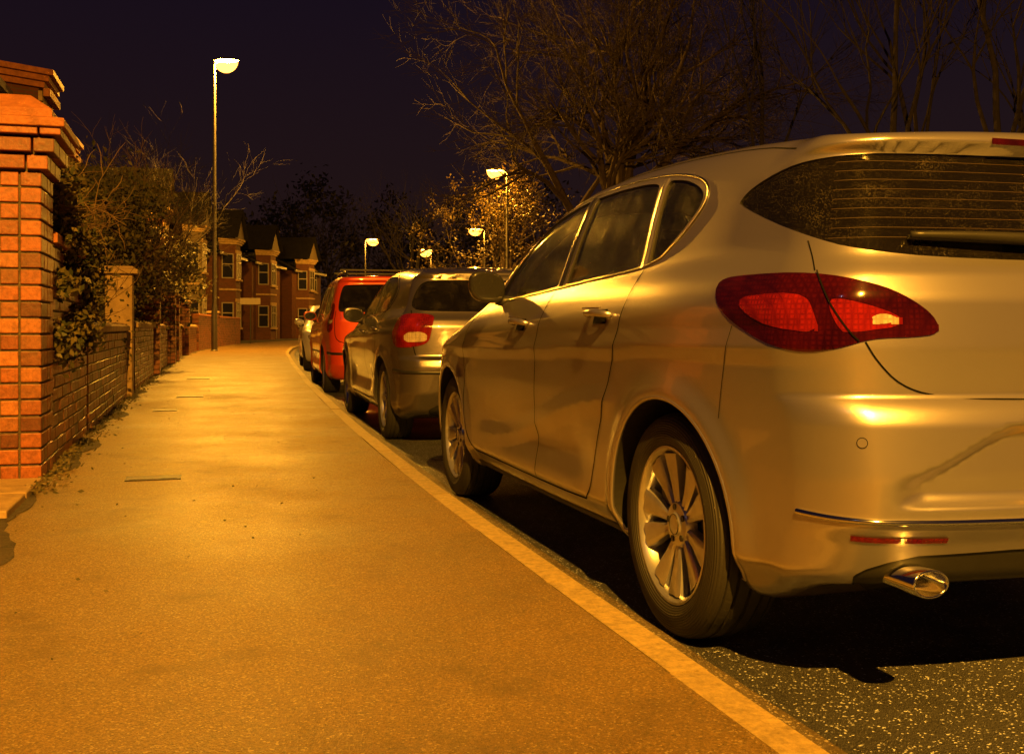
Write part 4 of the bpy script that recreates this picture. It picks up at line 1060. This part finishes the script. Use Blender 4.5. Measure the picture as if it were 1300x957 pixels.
# ------------------------------------------------------------------ street lamps
SOD=(1.0,.42,.03)
M_pole=simple('painted_steel_pole',(.13,.12,.11),.5,.4,var=.2,vs=5)
def bowl_mat():
    m,nt,nd,lk,b=nm('sodium_lamp_bowl'); nd.remove(b); out=nd['Material Output']
    tr=nd.new('ShaderNodeBsdfTransparent'); em=nd.new('ShaderNodeEmission'); em.inputs[0].default_value=(1,.34,.035,1); em.inputs[1].default_value=4.5
    ad=nd.new('ShaderNodeAddShader'); lk.new(tr.outputs[0],ad.inputs[0]); lk.new(em.outputs[0],ad.inputs[1]); lk.new(ad.outputs[0],out.inputs[0])
    try: m.cycles.emission_sampling='NONE'
    except Exception: pass
    return m
M_bulb=bowl_mat()
def street_lamp(loc,H,armdir,arm,power,head=1.0):
    root=empty('street_lamp',loc); mb=MB(); a=Vector(armdir).normalized()
    mb.lathe([(.001,.0),(.13,0),(.13,.02),(.105,.04),(.10,1.4),(.085,1.5),(.07,1.6),(.062,H*.5),(.064,H*.5),(.045,H-.15)],16,axis='z')
    mb.tube([Vector((0,0,H-.2)),Vector((0,0,H-.02)),a*.12+Vector((0,0,H+.06)),a*arm+Vector((0,0,H+.09))],[.045,.04,.032,.03],10)
    mb.obj('lamp_column',M_pole,root,auto=40)
    hc=a*(arm+.26)+Vector((0,0,H+.08)); ang=math.atan2(a.y,a.x)
    for nmx,mat,zf,sc_ in (('lantern_canopy',M_pole,1,1.0),('lantern_bowl',M_bulb,-1,.95)):
        bm=bmesh.new(); bmesh.ops.create_uvsphere(bm,u_segments=20,v_segments=12,radius=1)
        rm=[v for v in bm.verts if v.co.z*zf<-.01]; bmesh.ops.delete(bm,geom=rm,context='VERTS')
        for v in bm.verts: v.co=Vector((v.co.x*.33*sc_*head,v.co.y*.20*sc_*head,v.co.z*(.09 if zf>0 else .32)*head))
        me=bpy.data.meshes.new(nmx); bm.to_mesh(me); bm.free(); me.materials.append(mat); me.polygons.foreach_set('use_smooth',[True]*len(me.polygons))
        o=bpy.data.objects.new(nmx,me); o.location=hc; o.rotation_euler=(0,0,ang); link(o,root)
    L=bpy.data.lights.new('sodium_light','POINT'); L.energy=power; L.color=SOD; L.shadow_soft_size=.06
    o=bpy.data.objects.new('sodium_light',L); o.location=hc-Vector((0,0,.14*head)); link(o,root)
    return root
street_lamp((-10.15,36,.1),9.8,(1,-.05,0),.15,16500,1.3)
street_lamp((.70,-5.3,.1),7.9,(.95,.3,0),.35,19500)
street_lamp((-.19,41.6,.1),6.9,(-1,0,0),.2,2000,1.1)
street_lamp((-1.6,62,.1),6.5,(-1,0,0),.3,2000,1.3)
street_lamp((-7.2,94,.1),7.6,(-.6,-.3,0),.3,3000,2.0)
street_lamp((-10.3,74,.1),6.9,(1,0,0),.3,2200,1.5)

# ------------------------------------------------------------------ sky and world
w=bpy.data.worlds.new('World'); scene.world=w; w.use_nodes=True
nt=w.node_tree; nd=nt.nodes; lk=nt.links; bg=nd['Background']; out=nd['World Output']
sky=nd.new('ShaderNodeTexSky'); sky.sky_type='NISHITA'; sky.sun_disc=False; sky.sun_elevation=math.radians(-4); sky.sun_rotation=math.radians(120)
lk.new(sky.outputs[0],bg.inputs[0]); bg.inputs[1].default_value=.05
tc=nd.new('ShaderNodeTexCoord'); sp=nd.new('ShaderNodeSeparateXYZ'); lk.new(tc.outputs['Generated'],sp.inputs[0])
r=ramp(nd,lk,sp.outputs['Z'],[(0.0,(.023,.0098,.0045)),(.12,(.0135,.0062,.0070)),(.30,(.0075,.0038,.0092)),(1.0,(.005,.0032,.009))])
b2=nd.new('ShaderNodeBackground'); lk.new(r.outputs[0],b2.inputs[0]); b2.inputs[1].default_value=1.0
ad=nd.new('ShaderNodeAddShader'); lk.new(bg.outputs[0],ad.inputs[0]); lk.new(b2.outputs[0],ad.inputs[1]); lk.new(ad.outputs[0],out.inputs[0])
sn=bpy.data.lights.new('added_faint_sun','SUN'); sn.energy=.01; sn.angle=.009; sn.color=(.6,.7,1); so=bpy.data.objects.new('added_faint_sun',sn); so.rotation_euler=(math.radians(50),0,math.radians(-30)); link(so)  # very weak bluish sun lamp, added; no moon stands behind it
# ------------------------------------------------------------------ camera
cam=bpy.data.cameras.new('camera'); co=bpy.data.objects.new('camera',cam); link(co)
co.location=(0,0,.90); co.rotation_euler=(math.radians(90),0,0)
cam.sensor_width=36; cam.lens=36*1340/1300; cam.shift_y=-49.5/1024; cam.clip_end=1500; cam.clip_start=.05
scene.camera=co
scene.view_settings.view_transform='Standard'; scene.view_settings.look='None'; scene.view_settings.exposure=0
